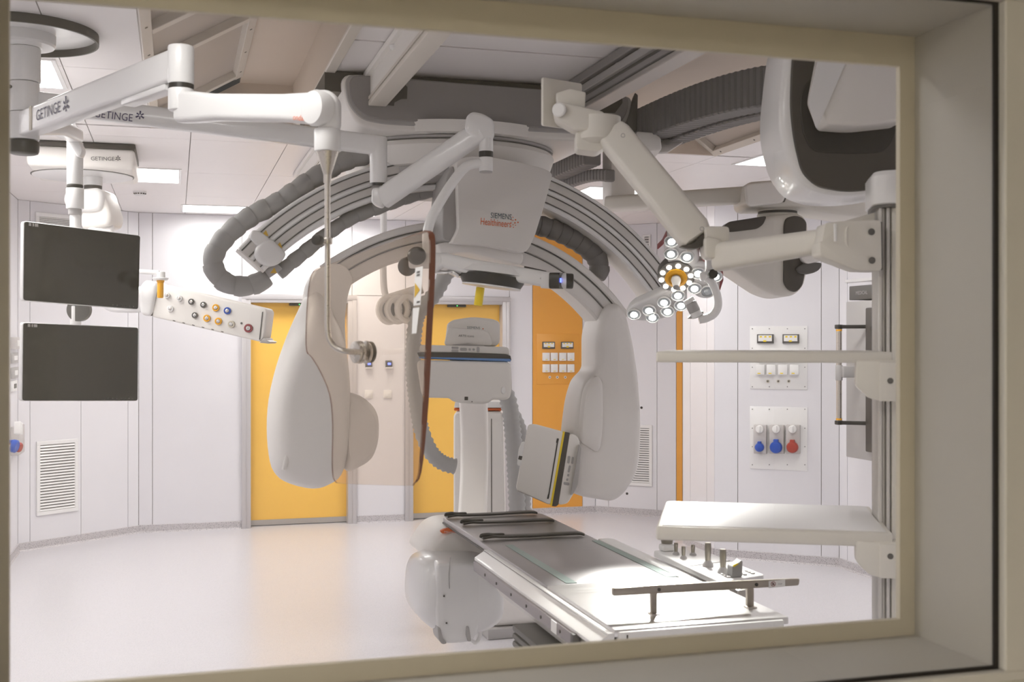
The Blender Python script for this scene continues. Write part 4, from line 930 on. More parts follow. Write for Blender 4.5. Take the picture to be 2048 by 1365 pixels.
# tabletop
pts = [V((TX0, TYm, ZT - .022)), V((TX0, 4.90, ZT - .022)), V((TX0 + .05, TY1, ZT - .022)), V((TX1 - .06, TY1, ZT - .022)), V((TX1, 4.88, ZT - .022)), V((TX1, TYm, ZT - .022))]
bm = B(); add_prism(bm, pts, (0, 0, .022), .004); obj('tabletop', bm, M['carbon'], tb_, 'satin grey top')
bm = B(); add_prism(bm, [p + V(((-.004 if p.x < TXc else .004), 0, -.006)) for p in pts], (0, 0, .008), .002); obj('tabletop_edge', bm, M['dark'], tb_, 'dark edge')
tp('foot_plate', (TX0, TY0, ZT - .02), (TXn, TYm - .002, ZT + .001), 'plate', .003, 'bright steel plate')
tp('foot_end', (TX0 + .01, TY0 - .012, ZT - .06), (TXn - .02, TY0 + .02, ZT - .004), 'white', .004)
tp('end_slot', (TX0 + .03, TY0 - .0135, ZT - .05), (TX0 + .034, TY0 - .011, ZT - .012), 'dark', 0)
# pale strips set in the top
for xa in (TX0 + .068, TX1 - .035):
    bm = B(); add_prism(bm, [V((xa, TYm + .01, ZT + .0006)), V((xa + .036, TYm + .01, ZT + .0006)), V((xa + .030, 4.16, ZT + .0006)), V((xa + .002, 4.16, ZT + .0006))], (0, 0, .0012)); obj('inlay_strip', bm, M['green'], tb_, 'pale green strip', flat=True)
tp('side_trim', (TX1 + .006, TYm + .005, ZT - .02), (TX1 + .066, 4.2, ZT + .001), 'white', .004)
# left rail
prof = [(0, .0), (0, .004), (-.018, .004), (-.022, -.003), (-.050, -.020), (-.054, -.023), (-.054, -.032), (-.03, -.034), (-.01, -.05), (0, -.05)]
bm = B(); add_loft(bm, [[V((TX0 + a, y, ZT - .012 + b)) for a, b in prof] for y in (2.86, 4.14)]); obj('table_side', bm, M['white'], tb_, 'white sloping side profile', flat=True)
bm = B(); add_loft(bm, [[V((TX0 - .020 + a, y, ZT - .0105 + b)) for a, b in ((0, 0), (0, .001), (-.0022, .001), (-.0022, 0))] for y in (2.86, 4.14)]); obj('side_groove', bm, M['char'], tb_, flat=True)
tp('accessory_rail', (TX0 - .064, 3.02, ZT - .080), (TX0 - .050, 4.12, ZT - .044), 'railg', .003, 'grey accessory rail')
tp('rail_end', (TX0 - .067, 3.0, ZT - .082), (TX0 - .048, 3.026, ZT - .042), 'char', .003, 'dark rail end')
tp('rail_label', (TX0 - .0655, 3.15, ZT - .079), (TX0 - .063, 3.20, ZT - .045), 'sticker', 0)
for i, y in enumerate((3.12, 3.30, 3.45, 3.62, 3.80, 3.95)):
    bm = B(); c = V((TX0 - .064, y, ZT - .062)); add_cyl(bm, c, c + V((-.003, 0, 0)), .005, seg=8); obj('rail_screw', bm, M['char'], tb_)
bm = B(); add_loft(bm, [[V((TX0 + a, y, ZT + b)) for a, b in ((.02, -.05), (-.03, -.052), (-.045, -.085), (-.04, -.095), (.0, -.125), (.02, -.16), (.3, -.16), (.3, -.05))] for y in (2.84, 4.05)]); obj('table_carriage', bm, M['cwhite'], tb_, 'white underside fairing', flat=True)
# bellows and pedestal
zb = ZT - .17
for i in range(11):
    z1 = zb - .004 - .026 * i; tp('bellows_fold', (TX0 - .045, 2.98, z1 - .023), (TXn - .06, 3.68, z1), 'char', .0095)
tp('pedestal', (TX0 + .11, 3.05, .06), (TXn - .09, 3.60, zb - .30), 'cwhite', .03)
tp('pedestal_foot', (TX0 + .02, 2.95, 0), (TXn, 3.75, .06), 'lgrey', .015)
# straps lie on the table
def strap(px0, py0, px1, py1, lab):
    a = onZ(px0, py0, ZT + .006); b = onZ(px1, py1, ZT + .006); d = (b - a)
    t = thing('table_strap', lab, 'strap', (a + b) / 2, 'black straps across the table top')
    P = [a + UP * .003, a + d * .1 + UP * .008, a + d * .2 + UP * .006, a + d * .5 + UP * .005, a + d * .9 + UP * .007, b + UP * .003]
    bm = B(); add_sweep(bm, spline(P, 6), rrect(.046, .009, .003, 2), UP if False else None)
    obj('webbing', bm, M['black'], t)
    bm = B(); add_tube(bm, spline([a + V((-.004, .0, .006)), a + V((.0, .006, .012)), a + V((.022, -.004, .016)), a + V((.05, .004, .012)), a + V((.09, 0, .012))], 5), [.004] + [.0065] * 19 + [.004], 10); obj('strap_buckle', bm, M['black'], t)
strap(893, 1035, 1072, 1027, 'black strap across the table, nearest its head end'); strap(925, 1049, 1106, 1043, 'black strap across the table, the middle one of three'); strap(964, 1078, 1166, 1070, 'black strap across the table, the closest to the operating controls')
# handle bar at the foot end
hb_ = thing('push_bar', 'flat steel handle bar on two posts at the foot of the table', 'handle', V((1.40, 3.0, ZT)))
yb = 2.985
def py_(px, py): return onY(px, py, yb)
bm = B(); add_prism(bm, rpoly([py_(1226, 1178), py_(1226, 1193), py_(1300, 1189), py_(1450, 1181), py_(1598, 1172), py_(1600, 1158), py_(1450, 1164), py_(1300, 1172)], .006), V((0, .012, 0)), .002); obj('handle_bar', bm, M['barm'], hb_)
for x0, x1, y0, y1 in ((1302, 1316, 1189, 1262), (1494, 1510, 1176, 1240)):
    a = py_((x0 + x1) / 2, y0 - 6); 
    bm = B(); bx(bm, (a.x - (x1 - x0) * .00066, yb + .001, ZT), (a.x + (x1 - x0) * .00066, yb + .014, a.z), .002); obj('handle_post', bm, M['barm'], hb_)
    bm = B(); bx(bm, (a.x - .014, yb - .012, ZT), (a.x + .014, yb + .02, ZT + .006), .002); obj('post_foot', bm, M['steel'], hb_)
for x, y in ((1318, 1180), (1513, 1170)):
    c = py_(x, y); bm = B(); add_cyl(bm, c + V((0, .002, 0)), c - V((0, .002, 0)), .005, seg=14); obj('bolt', bm, M['black'], hb_)
bm = B(); add_prism(bm, [py_(1537, 1163), py_(1570, 1160), py_(1570, 1174), py_(1537, 1177)], V((0, -.0008, 0))); bmesh.ops.translate(bm, verts=bm.verts, vec=V((0, -.0002, 0))); lbl = obj('warning_label', bm, M['sticker'], hb_, 'pale label with a round prohibition sign', flat=True)
c = py_(1546, 1168.5) - V((0, .0016, 0)); bm = B(); add_tube(bm, [c + V((math.cos(a), 0, math.sin(a))) * .0068 for a in [2 * math.pi * k / 20 for k in range(21)]], .0009, 6, False); add_tube(bm, [c + V((-.0048, 0, .0048)), c + V((.0048, 0, -.0048))], .0008, 6); obj('prohibition_sign', bm, M['maroon'], lbl)
bm = B(); add_prism(bm, [c + V(p) for p in ((-.003, 0, -.0035), (.003, 0, -.0035), (.0025, 0, .001), (0, 0, .0042), (-.0025, 0, .001))], V((0, .0006, 0))); obj('sign_figure', bm, M['black'], lbl, flat=True)
a = py_(1556, 1170) - V((0, .0012, 0)); text('lettering', 'STOP', a, RT, UP, .011, M['char'], lbl, None, .004)
a = V((1.53, TY0 - .0135, ZT - .035)); text('lettering', 'ARTIS', a, V((1, 0, 0)), UP, .05, M['char'], tb_, None, .006)

# operating console on the far side of the table
oc = thing('control_console', 'white control console with grey joysticks on the far side of the table', 'control panel', V((1.72, 3.4, .80)))
zc = .955
ctl = [onZ(x, y, zc) for x, y in ((1307, 1102), (1392, 1086), (1528, 1150), (1530, 1160), (1452, 1166))]
q0, q1, q2, q3 = onZ(1306, 1102, zc), onZ(1388, 1093, zc), onZ(1530, 1150, zc), onZ(1440, 1164, zc)
bm = B(); add_prism(bm, rpoly([q0, q1, q2, q3], .015), (0, 0, -.021), .008, 3); obj('console_body', bm, M['white'], oc)
ka, kc = q0.lerp(q3, .55), q1.lerp(q2, .55)
bm = B(); add_box(bm, (ka + kc) / 2 + UP * .001, ((kc - ka).length * .95, .004, .002), Matrix(((kc - ka).normalized(), UP.cross((kc - ka).normalized()), UP)).transposed()); obj('console_seam', bm, M['lgrey'], oc)
def knob(px, py_top, py_base, r, lab, kind='stick', base=True):
    c = onZ(px, py_base, zc); d = (c - CAM).dot(FW); ht = (py_base - py_top) * d / F
    if base:
        bm = B(); add_lathe(bm, c, UP, [(r * 1.75, 0), (r * 1.7, ht * .10), (r * 1.1, ht * .22), (r * .9, ht * .26)], 24); obj('stick_collar', bm, M['lgrey'], oc)
    bm = B(); add_lathe(bm, c, UP, [(r * .85, ht * .2), (r * .95, ht * .5), (r * 1.05, ht * .75), (r, ht * .97), (r * .8, ht), (r * .3, ht * 1.0)], 24)
    obj('joystick', bm, M['knobm'], oc, lab)
knob(1334, 1073, 1101, .021, 'wide round grey knob', base=False); bm = B(); c = onZ(1334, 1102, zc); add_box(bm, c + UP * .012, (.05, .045, .024), None, .008); obj('knob_block', bm, M['white'], oc)
knob(1352, 1086, 1110, .007, 'short grey joystick'); knob(1367, 1093, 1118, .007, 'short grey joystick'); knob(1386, 1090, 1111, .007, 'short grey joystick')
knob(1416, 1086, 1134, .0105, 'tall grey joystick'); knob(1446, 1099, 1147, .0105, 'tall grey joystick')
c = onZ(1474, 1156, zc); bm = B(); add_prism(bm, rpoly([c + V(p) for p in ((-.018, 0, 0), (.019, 0, 0), (.020, 0, .05), (.016, 0, .054), (.004, 0, .044), (-.016, 0, .036))], .006), (0, .035, 0), .005, 3); obj('grip_lever', bm, M['hose'], oc, 'grey slanted lever')
bm = B(); add_box(bm, c + V((-.006, -.002, .041)), (.018, .006, .007), Matrix.Rotation(-.5, 3, 'Y'), .002); obj('release_button', bm, M['ylw'], oc, 'yellow button')
for i in range(4):
    p = q2.lerp(q3, .18 + .18 * i) + (q0 - q3).normalized() * .03 + UP * .003
    for j in range(3):
        bm = B(); add_box(bm, p + (q0 - q3).normalized() * (.02 * j), (.012, .012, .005), None, .001, 1); obj('push_button', bm, M['sticker'], oc)
bm = B(); bx(bm, (TX1 + .09, 3.2, .80), (TX1 + .13, 3.26, .933), .005); bx(bm, (TX1 + .075, 3.2, .84), (TX1 + .12, 3.26, .87), .004); obj('console_bracket', bm, M['alu'], oc)

# ================================================================ equipment pendant at the right, with shelves
dp = 2.90
pd_ = thing('equipment_pendant', 'tall pale equipment column with two shelves, close to the window frame', 'equipment column', D(1790, 1240, dp))
ww = V((math.cos(math.radians(-27)), math.sin(math.radians(-27)), 0)); dd = V((-ww.y, ww.x, 0))      # across and into the room
RM = Matrix((ww, dd, UP)).transposed()
c0 = D(1768, 700, dp); c0 = V((c0.x, c0.y, 0)); zcol = lambda py: D(1768, py, dp).z
def pbox(nm, a, b, m, bev=.004, lab=None, o=None):
    """box in the pendant's own frame: a, b = (across, depth, z)"""
    bm = B(); lo = V(a); hi = V(b); c = (lo + hi) / 2; s = hi - lo
    add_box(bm, (o or c0) + ww * c.x + dd * c.y + UP * c.z, s, RM, bev, 3); return obj(nm, bm, M[m], pd_, lab)
zb0 = .72; zt0 = zcol(385)
pbox('column_body', (.018, .0, zb0), (.17, .17, zt0), 'pcream', .004, 'flat pale side of the column')
for i, (x, w_) in enumerate(((-.012, .007), (-.003, .006), (.006, .008))):
    pbox('column_profile', (x, -.002 + .012 * (i == 1), zb0), (x + w_, .14, zt0), 'channel', .001, 'pale metal rail of the column')
pbox('column_core', (-.012, .02, zb0), (.02, .15, zt0), 'lgrey', .001)
bm = B(); c = c0 + ww * .075 + dd * .08; cap = [c + ww * a + dd * b for a, b in rrect(.21, .22, .05, 5)]
add_loft(bm, [[p.copy() * 1 + UP * z if s == 1 else c + (p - c) * s + UP * z for p in cap] for z, s in ((zcol(410), .97), (zcol(408), 1), (zcol(352), 1), (zcol(343), .93))]); obj('column_cap', bm, M['white'], pd_, 'rounded white cap')
bm = B(); add_loft(bm, [[c + (p - c) * .94 + UP * z for p in cap] for z in (zcol(416), zcol(409))]); obj('cap_shadow_gap', bm, M['char'], pd_)
# shelves
def shelf(py_front, th, lab, w_=.575, dep=.46):
    zf = zcol(py_front); e = D(1312, py_front, dp - .06); o = V((e.x, e.y, 0)); L = (c0 - o).dot(ww); y0 = (o - c0).dot(dd)
    t = obj_sh = None
    bm = B(); c = o + ww * (L / 2) + dd * (dep / 2) + UP * (zf - th / 2); add_box(bm, c, (L, dep, th), RM, .006, 3); s = obj('shelf', bm, M['pcream'], pd_, lab)
    return o, L, zf, y0
o1, L1, z1, y1 = shelf(703, .027, 'upper shelf seen edge-on'); o2, L2, z2, y2 = shelf(1046, .034, 'lower shelf with its pale top in view')
bm = B(); add_box(bm, o2 + ww * (L2 / 2) + dd * .23 + UP * (z2 + .0012), (L2 - .03, .43, .002), RM, .0); obj('shelf_mat', bm, M['white'], pd_, 'smooth pale top')
def bracket(zt, zb, yy, dot):
    s = .0
    bm = B(); yv = yy - .004
    P = [c0 + ww * a + dd * yv + UP * z for a, z in ((-.085, zt), (-.085, zb + .035), (-.055, zb + .006), (-.03, zb), (.015, zb), (.015, zt))]
    add_prism(bm, rpoly(P, .008), dd * .05, .004, 2); b = obj('shelf_bracket', bm, M['pcream'], pd_)
    pbox('bracket_plate', (-.032, yv - .006, zb), (.012, yv + .02, zt - .004), 'pcream', .002); pbox('bracket_gap', (.0125, yv - .003, zb + .001), (.018, yv + .05, zt - .004), 'char', .0)
    p = c0 + ww * -.008 + dd * (yv - .0065) + UP * (zt + (zb - zt) * dot); bm = B(); add_cyl(bm, p, p - dd * .001, .007, seg=16); obj('screw_cap', bm, M['char'], pd_)
bracket(z1 - .02, zcol(796), y1, .5); bracket(z2 - .02, zcol(1130), y2, .38)
# articulated support arm with an empty mounting plate
sa_ = thing('support_arm', 'cream jointed arm on the equipment column, ending in an empty square mounting plate', 'support arm', D(1700, 480, dp))
zz1 = lambda py: D(1700, py, dp - .03).z
bm = B(); P = [D(x, y, dp - .06) for x, y in ((1650, 446), (1690, 442), (1762, 440), (1764, 542), (1716, 541), (1640, 512), (1640, 484), (1644, 484))]
add_prism(bm, rpoly(P, .01), FW * .08, .006, 2); obj('arm_bracket', bm, M['pcream'], sa_)
bm = B(); add_prism(bm, [D(1761, 444, dp - .058), D(1765, 444, dp - .058), D(1766, 540, dp - .058), D(1763, 540, dp - .058)], FW * .07); obj('bracket_gap', bm, M['char'], sa_)
bm = B(); add_prism(bm, [D(1676, 446, dp + .03), D(1750, 425, dp + .03), D(1750, 445, dp + .03)], FW * .04, .003); obj('bracket_web', bm, M['pcream'], sa_)
for x, y in ((1743, 464), (1744, 521)):
    p = D(x, y, dp - .062); bm = B(); add_cyl(bm, p, p - FW * .001, .0085, seg=18); obj('screw_cap', bm, M['char'], sa_)
h0 = D(1706, 474, dp - .05); h1 = D(1440, 514, 3.22)
bm = B(); sd = (h1 - h0).normalized().cross(UP).normalized(); rings = []
for t_, hh, www in ((0, .062, .05), (.12, .062, .05), (.3, .064, .056), (.8, .074, .062), (1., .08, .066)):
    c = h0 + (h1 - h0) * t_; rings.append([c + sd * a + UP * b for a, b in rrect(www, hh, .020, 4)])
add_loft(bm, rings); obj('lower_arm', bm, M['pcream'], sa_)
bm = B(); add_sweep(bm, [D(1670, 448, dp - .08), D(1671, 483, dp - .08)], rrect(.006, .010, .002, 2), FW); obj('arm_pin', bm, M['sticker'], sa_)
bm = B(); add_prism(bm, rpoly([D(1408, 452, 3.2), D(1459, 453, 3.2), D(1460, 480, 3.2), D(1456, 486, 3.2), D(1412, 488, 3.2)], .01), FW * .07, .008, 3); obj('joint_cap', bm, M['pcream'], sa_)
bm = B(); add_prism(bm, rpoly([D(1408, 470, 3.19), D(1410, 518, 3.19), D(1450, 516, 3.19), D(1446, 480, 3.19)], .02), FW * .08, .012, 3); obj('arm_joint', bm, M['pcream'], sa_)
bm = B(); add_prism(bm, rpoly([D(1360, 492, 3.21), D(1385, 488, 3.21), D(1408, 465, 3.21), D(1408, 492, 3.21), D(1392, 498, 3.21), D(1372, 497, 3.21)], .008), FW * .05, .006); obj('joint_cover', bm, M['dark'], sa_, 'dark inner cover of the joint')
u0 = D(1394, 476, 3.24); u1 = D(1224, 268, 3.42)
dir_ = (u1 - u0).normalized(); sd = dir_.cross(FW).normalized(); rings = []
for t_, a_, b_ in ((-.02, .075, .07), (.04, .09, .08), (.5, .088, .082), (.94, .088, .08), (1.0, .08, .07)):
    c = u0 + (u1 - u0) * t_; n2 = sd.cross(dir_); rings.append([c + sd * x + n2 * y for x, y in rrect(a_ * 1.12, b_, .018, 4)])
add_loft(bm := B(), rings); obj('spring_arm', bm, M['pcream'], sa_)
for x, y, z in ((1404, 458, 3.17), (1246, 271, 3.34)):
    p = D(x, y, z); bm = B(); add_tube(bm, [p + (RT * math.cos(a) + UP * math.sin(a)) * .0055 for a in [2 * math.pi * k / 16 for k in range(17)]], .0011, 6, False); obj('pivot_ring', bm, M['lgrey'], sa_)
bm = B(); cj = D(1196, 276, 3.44); add_lathe(bm, cj, UP, [(.045, -.022), (.066, -.008), (.068, .0), (.068, .06), (.06, .062)], 32); obj('upper_joint', bm, M['pcream'], sa_)
bm = B(); add_prism(bm, rpoly([D(1152, 262, 3.40), D(1152, 298, 3.40), D(1196, 304, 3.40), D(1222, 285, 3.40), D(1238, 262, 3.40)], .012), FW * .10, .01); obj('joint_fork', bm, M['pcream'], sa_)
bm = B(); add_prism(bm, rpoly([D(1108, 218, 3.38), D(1112, 206, 3.38), D(1124, 202, 3.38), D(1160, 212, 3.38), D(1210, 223, 3.38), D(1209, 262, 3.38), D(1150, 260, 3.38), D(1112, 238, 3.38)], .012), FW * .09, .012, 3); obj('tilt_arm', bm, M['pcream'], sa_)
p = D(1119, 220, 3.38); bm = B(); add_lathe(bm, p, -RT * .35 - FW, [(.0, .0), (.021, .0), (.021, .006), (.017, .009)], 24); obj('pivot_cap', bm, M['sticker'], sa_)
bm = B(); add_prism(bm, rpoly([D(1112, 186, 3.42), D(1141, 177, 3.42), D(1172, 184, 3.42), D(1170, 215, 3.42), D(1115, 210, 3.42)], .006), FW * .08, .006); obj('tilt_block', bm, M['pcream'], sa_)
bm = B(); add_prism(bm, rpoly([D(1082, 155, 3.46), D(1160, 168, 3.56), D(1158, 262, 3.56), D(1082, 252, 3.46)], .008), (RT * .6 + FW * -.4).normalized() * .008, .0015); pl = obj('mounting_plate', bm, M['pcream'], sa_, 'empty square mounting plate with holes')
for x, y in ((1096, 168), (1150, 178), (1088, 160), (1121, 178)):
    p = onP(x, y, D(1082, 155, 3.455), V((.55, -1, 0)).normalized()); bm = B(); add_cyl(bm, p + FW * .004, p - FW * .003, .0045, seg=12); obj('plate_hole', bm, M['dark'], pl)

# ---------------------------------------------------------------- big pendant heads
def shell(poly, depth, bev, m, nm, parent, y=0., d=3.3, r=.03, lab=None, n=5):
    bm = B(); add_prism(bm, rpoly([D(a, b, d + y) for a, b in poly], r, n), FW * depth, bev, 4); return obj(nm, bm, M[m], parent, lab)
ph = thing('pendant_head', 'big white pendant head with a dark recess, close to the window frame', 'pendant', D(1690, 120, 3.3))
R1 = [(1580, 40), (1568, 130), (1560, 210), (1562, 262), (1580, 330), (1610, 372), (1650, 388), (1710, 392), (1770, 386), (1830, 370), (1850, 250), (1850, 40)]
shell(R1, .30, .03, 'white', 'head_shell', ph, lab='white shell with rounded rim', r=.06)
R2 = [(1590, 60), (1583, 130), (1580, 215), (1587, 280), (1603, 345), (1634, 374), (1690, 384), (1740, 381), (1800, 362), (1830, 300), (1835, 60)]
shell(R2, .02, .006, 'dark', 'head_recess', ph, y=-.006, lab='dark brown recessed face', r=.06)
R3 = [(1604, 175), (1600, 215), (1606, 270), (1625, 304), (1700, 309), (1770, 305), (1792, 270), (1800, 150), (1650, 130)]
shell(R3, .006, .004, 'black', 'recess_step', ph, y=-.009, r=.05)
R4 = [(1640, 60), (1614, 195), (1612, 210), (1630, 258), (1636, 264), (1690, 268), (1780, 258), (1794, 246), (1830, 180), (1835, 60)]
bm = B(); a = [D(x, y, 3.28) for x, y in R4]; add_prism(bm, rpoly(a, .03), FW * -.12, .012, 3); obj('head_arm', bm, M['cwhite'], ph, 'white arm rising out of the recess')
R5 = [(1658, 60), (1692, 125), (1672, 190), (1640, 258), (1632, 250), (1616, 205), (1645, 60)]
bm = B(); add_prism(bm, [D(x, y, 3.158) for x, y in ((1650, 60), (1694, 110), (1690, 128), (1634, 258), (1630, 252), (1616, 205))], FW * -.002); obj('arm_cheek', bm, M['white'], ph, flat=True)
bm = B(); t0 = D(1720, 200, 3.45); bx(bm, (t0.x - .16, t0.y - .05, t0.z + .1), (t0.x + .16, t0.y + .22, ZC - .004), .03); obj('ceiling_mount', bm, M['cwhite'], ph)

p2 = thing('pendant_head', 'smaller cream pendant head with two dark insets, hanging from a long ceiling arm', 'pendant', D(1550, 600, 5.6)); d2_ = 5.5
def s2(poly, depth, bev, m, nm, y=0., r=.03, lab=None): return shell(poly, depth, bev, m, nm, p2, y, d2_, r, lab)
s2([(1436, 470), (1470, 445), (1530, 432), (1590, 425), (1610, 432), (1618, 450), (1617, 540), (1608, 575), (1588, 592), (1560, 594), (1530, 584), (1450, 530), (1440, 515)], .34, .03, 'pcream', 'head_body', lab='cream tapering body')
s2([(1446, 455), (1456, 444), (1520, 434), (1534, 432), (1526, 450), (1514, 458), (1466, 464), (1450, 464)], .10, .02, 'dark', 'head_inset', -.01, lab='dark inset on top')
s2([(1568, 450), (1572, 436), (1590, 431), (1604, 434), (1614, 444), (1612, 540), (1606, 572), (1592, 586), (1576, 580), (1567, 566)], .02, .008, 'dark', 'head_inset', -.012, lab='long dark inset on the side')
s2([(1600, 500), (1606, 522), (1616, 528), (1646, 522), (1650, 500)], .16, .02, 'cwhite', 'side_arm', -.06); s2([(1592, 536), (1612, 524), (1646, 526), (1640, 540), (1624, 548), (1600, 548)], .12, .015, 'char', 'side_arm_underside', -.04)
for ya, yb_, r_, m, nm in ((424, 412, .098, 'pcream', 'bearing'), (430, 423, .095, 'dark', 'bearing_ring'), (438, 429, .10, 'pcream', 'bearing')):
    bm = B(); a = D(1555, yb_, d2_ + .16); b = D(1555, ya, d2_ + .16); add_cyl(bm, V((a.x, a.y, b.z)), a, r_, seg=32, bev=.004); obj(nm, bm, M[m], p2)
s2([(1489, 392), (1492, 368), (1504, 363), (1576, 358), (1600, 366), (1622, 380), (1760, 410), (1760, 440), (1640, 424), (1600, 414), (1500, 415), (1491, 408)], .30, .03, 'pcream', 'ceiling_beam', .02)
s2([(1490, 372), (1496, 367), (1570, 359), (1576, 362), (1577, 376), (1568, 403), (1560, 407), (1500, 414), (1493, 408)], .03, .012, 'cwhite', 'beam_cover', -.012)
s2([(1571, 360), (1577, 360), (1578, 376), (1570, 404), (1567, 404), (1575, 376)], .02, .001, 'char', 'cover_seam', -.004, r=.002)
bm = B(); add_sweep(bm, [D(1500, 390, d2_ + .18), D(1350, 400, 5.75), D(1225, 409, 6.0)], rrect(.14, .075, .02, 3), UP); obj('ceiling_arm', bm, M['pcream'], p2)
bm = B(); a = D(1240, 408, 6.0); bx(bm, (a.x - .07, a.y - .05, a.z - .03), (a.x + .07, a.y + .09, ZC - .004), .02); obj('ceiling_mount', bm, M['cwhite'], p2)
# ================================================================ lit surgical light
ll = thing('surgical_light', 'lit white surgical light with glowing round lamps and an orange centre ring', 'surgical light', D(1350, 640, 4.6))
dL = 4.55
hub = D(1352, 552, dL); target = V((1.42, 3.1, .95)); nL_ = (target - hub).normalized()
uL = (UP - nL_ * UP.dot(nL_)).normalized(); rL = uL.cross(nL_); rL = rL if rL.dot(RT) > 0 else -rL
def onL(x, y, o=0.): return onP(x, y, hub + nL_ * o, nL_)
def Lprism(nm, pts, o, dep, m, bev=.004, r=.02, lab=None, par=None):
    bm = B(); add_prism(bm, rpoly([onL(a, b, o) for a, b in pts], r), -nL_ * dep, bev, 3); return obj(nm, bm, M[m], par or ll, lab)
Lprism('lamp_petal', [(1326, 488), (1332, 470), (1348, 466), (1400, 500), (1398, 530), (1372, 545), (1340, 540), (1334, 520)], 0, .05, 'white', .012, .04)
Lprism('lamp_petal', [(1372, 530), (1400, 524), (1440, 532), (1447, 556), (1440, 585), (1420, 600), (1396, 598), (1372, 575)], 0, .05, 'white', .012, .04)
Lprism('lamp_petal', [(1248, 640), (1262, 612), (1300, 596), (1344, 575), (1372, 580), (1376, 604), (1350, 632), (1300, 646)], 0, .05, 'white', .012, .04)
for pts in ([(1333, 470), (1334, 478), (1326, 490), (1316, 499), (1314, 498), (1324, 488)], [(1438, 533), (1446, 545), (1447, 560), (1438, 588), (1440, 560), (1444, 555)], [(1398, 497), (1402, 515), (1413, 527), (1404, 520)]):
    Lprism('petal_rim', pts, .004, .03, 'maroon', .001, .003, 'dark reddish rim line')
bm = B(); add_lathe(bm, hub, nL_, [(.065, -.05), (.073, -.03), (.073, .006), (.062, .012)], 36); obj('lamp_hub', bm, M['char'], ll, 'dark hub')
bm = B(); add_lathe(bm, hub + nL_ * .012, nL_, [(.042, 0), (.044, .006), (.030, .012), (.016, .004)], 32); obj('centre_ring', bm, M['amberp'], ll, 'orange ring')
bm = B(); add_lathe(bm, hub + nL_ * .016, nL_, [(.018, 0), (.02, .012), (.012, .05), (.0125, .06), (.005, .062)], 20); obj('centre_handle', bm, M['lgrey'], ll)
for k in range(10):
    a = math.radians(36 * k + 10); p = hub + (rL * math.cos(a) + uL * math.sin(a)) * .058 + nL_ * .0125
    bm = B(); add_lathe(bm, p, nL_, [(.010, 0), (.010, .003), (.006, .005)], 14); obj('small_lamp', bm, M['ledw'], ll, 'small glowing lamp')
def led(x, y, r=.026, on=True):
    c = onL(x, y, .002)
    bm = B(); add_lathe(bm, c, nL_, [(r * 1.12, 0), (r * 1.12, .006), (r, .008), (r, .002)], 24, False); s = obj('lamp_socket', bm, M['white'], ll)
    bm = B(); add_lathe(bm, c + nL_ * .003, nL_, [(r * .99, 0), (r * .62, .001), (r * .6, .004)], 24); obj('lamp_reflector', bm, M['lens'], s)
    bm = B(); add_lathe(bm, c + nL_ * .0075, nL_, [(r * .55, 0), (r * .4, .004), (r * .1, .006)], 16); obj('lamp_lens', bm, M['led' if on else 'lens'], s)
for x, y, on in ((1343, 482, 1), (1342, 507, 1), (1374, 513, 1), (1396, 546, 1), (1431, 552, 1), (1389, 576, 1), (1415, 582, 0), (1356, 590, 1), (1328, 604, 1), (1298, 620, 1), (1268, 628, 1), (1335, 622, 1), (1305, 634, 1), (1362, 610, 1)): led(x, y, on=bool(on))
# fork and handles
dk_ = dL - .25
bm = B(); add_sweep(bm, [D(1418, 505, dk_ + .1), D(1418, 545, dk_)], rrect(.028, .03, .008, 3), FW); obj('fork_arm', bm, M['white'], ll)
bm = B(); a = D(1424, 549, dk_ - .01); add_cyl(bm, a, a - FW * .03, .018, seg=24, bev=.004); obj('fork_knob', bm, M['black'], ll, 'black pivot knob')
bm = B(); add_tube(bm, spline([D(1414, 556, dk_), D(1424, 566, dk_), D(1434, 590, dk_), D(1436, 612, dk_), D(1428, 628, dk_), D(1412, 637, dk_), D(1398, 640, dk_)], 6), .0155, 16); obj('fork_handle', bm, M['white'], ll, 'curved white handle')
for a, b, r_, m in ((D(1376, 598, dk_), D(1381, 606, dk_), .021, 'white'), (D(1381, 606, dk_), D(1390, 624, dk_), .022, 'lgrey'), (D(1390, 624, dk_), D(1395, 634, dk_), .0215, 'white')):
    bm = B(); add_cyl(bm, a, b, r_, seg=24, bev=.002); obj('handle_grip', bm, M[m], ll)
bm = B(); add_prism(bm, rpoly([D(1374, 638, dk_), D(1382, 630, dk_), D(1400, 624, dk_), D(1408, 622, dk_), D(1406, 630, dk_), D(1392, 638, dk_)], .01), FW * .02, .004); obj('grip_cap', bm, M['lgrey'], ll)
bm = B(); add_prism(bm, rpoly([D(1400, 545, dk_ + .02), D(1418, 540, dk_ + .02), D(1420, 558, dk_ + .02), D(1402, 562, dk_ + .02)], .008), FW * .03, .006); obj('fork_link', bm, M['white'], ll)
bm = B(); add_tube(bm, spline([D(1418, 508, dk_ + .1), D(1392, 475, 4.8), D(1362, 445, 5.2), D(1346, 424, 5.6), D(1344, 414, 5.76)], 6), .02, 14); obj('suspension_tube', bm, M['white'], ll)
lg = bpy.data.lights.new('surgical_beam', 'SPOT'); lg.energy = LAMP_W; lg.spot_size = math.radians(38); lg.spot_blend = .6; lg.shadow_soft_size = .12; lg.color = (1, 1, .97)
lo = bpy.data.objects.new('surgical_beam', lg); COL.objects.link(lo); lo.location = hub + nL_ * .09; lo.rotation_euler = (target - hub).to_track_quat('-Z', 'Y').to_euler()
lo.parent = ll; lo.location = lo.location - ll.location

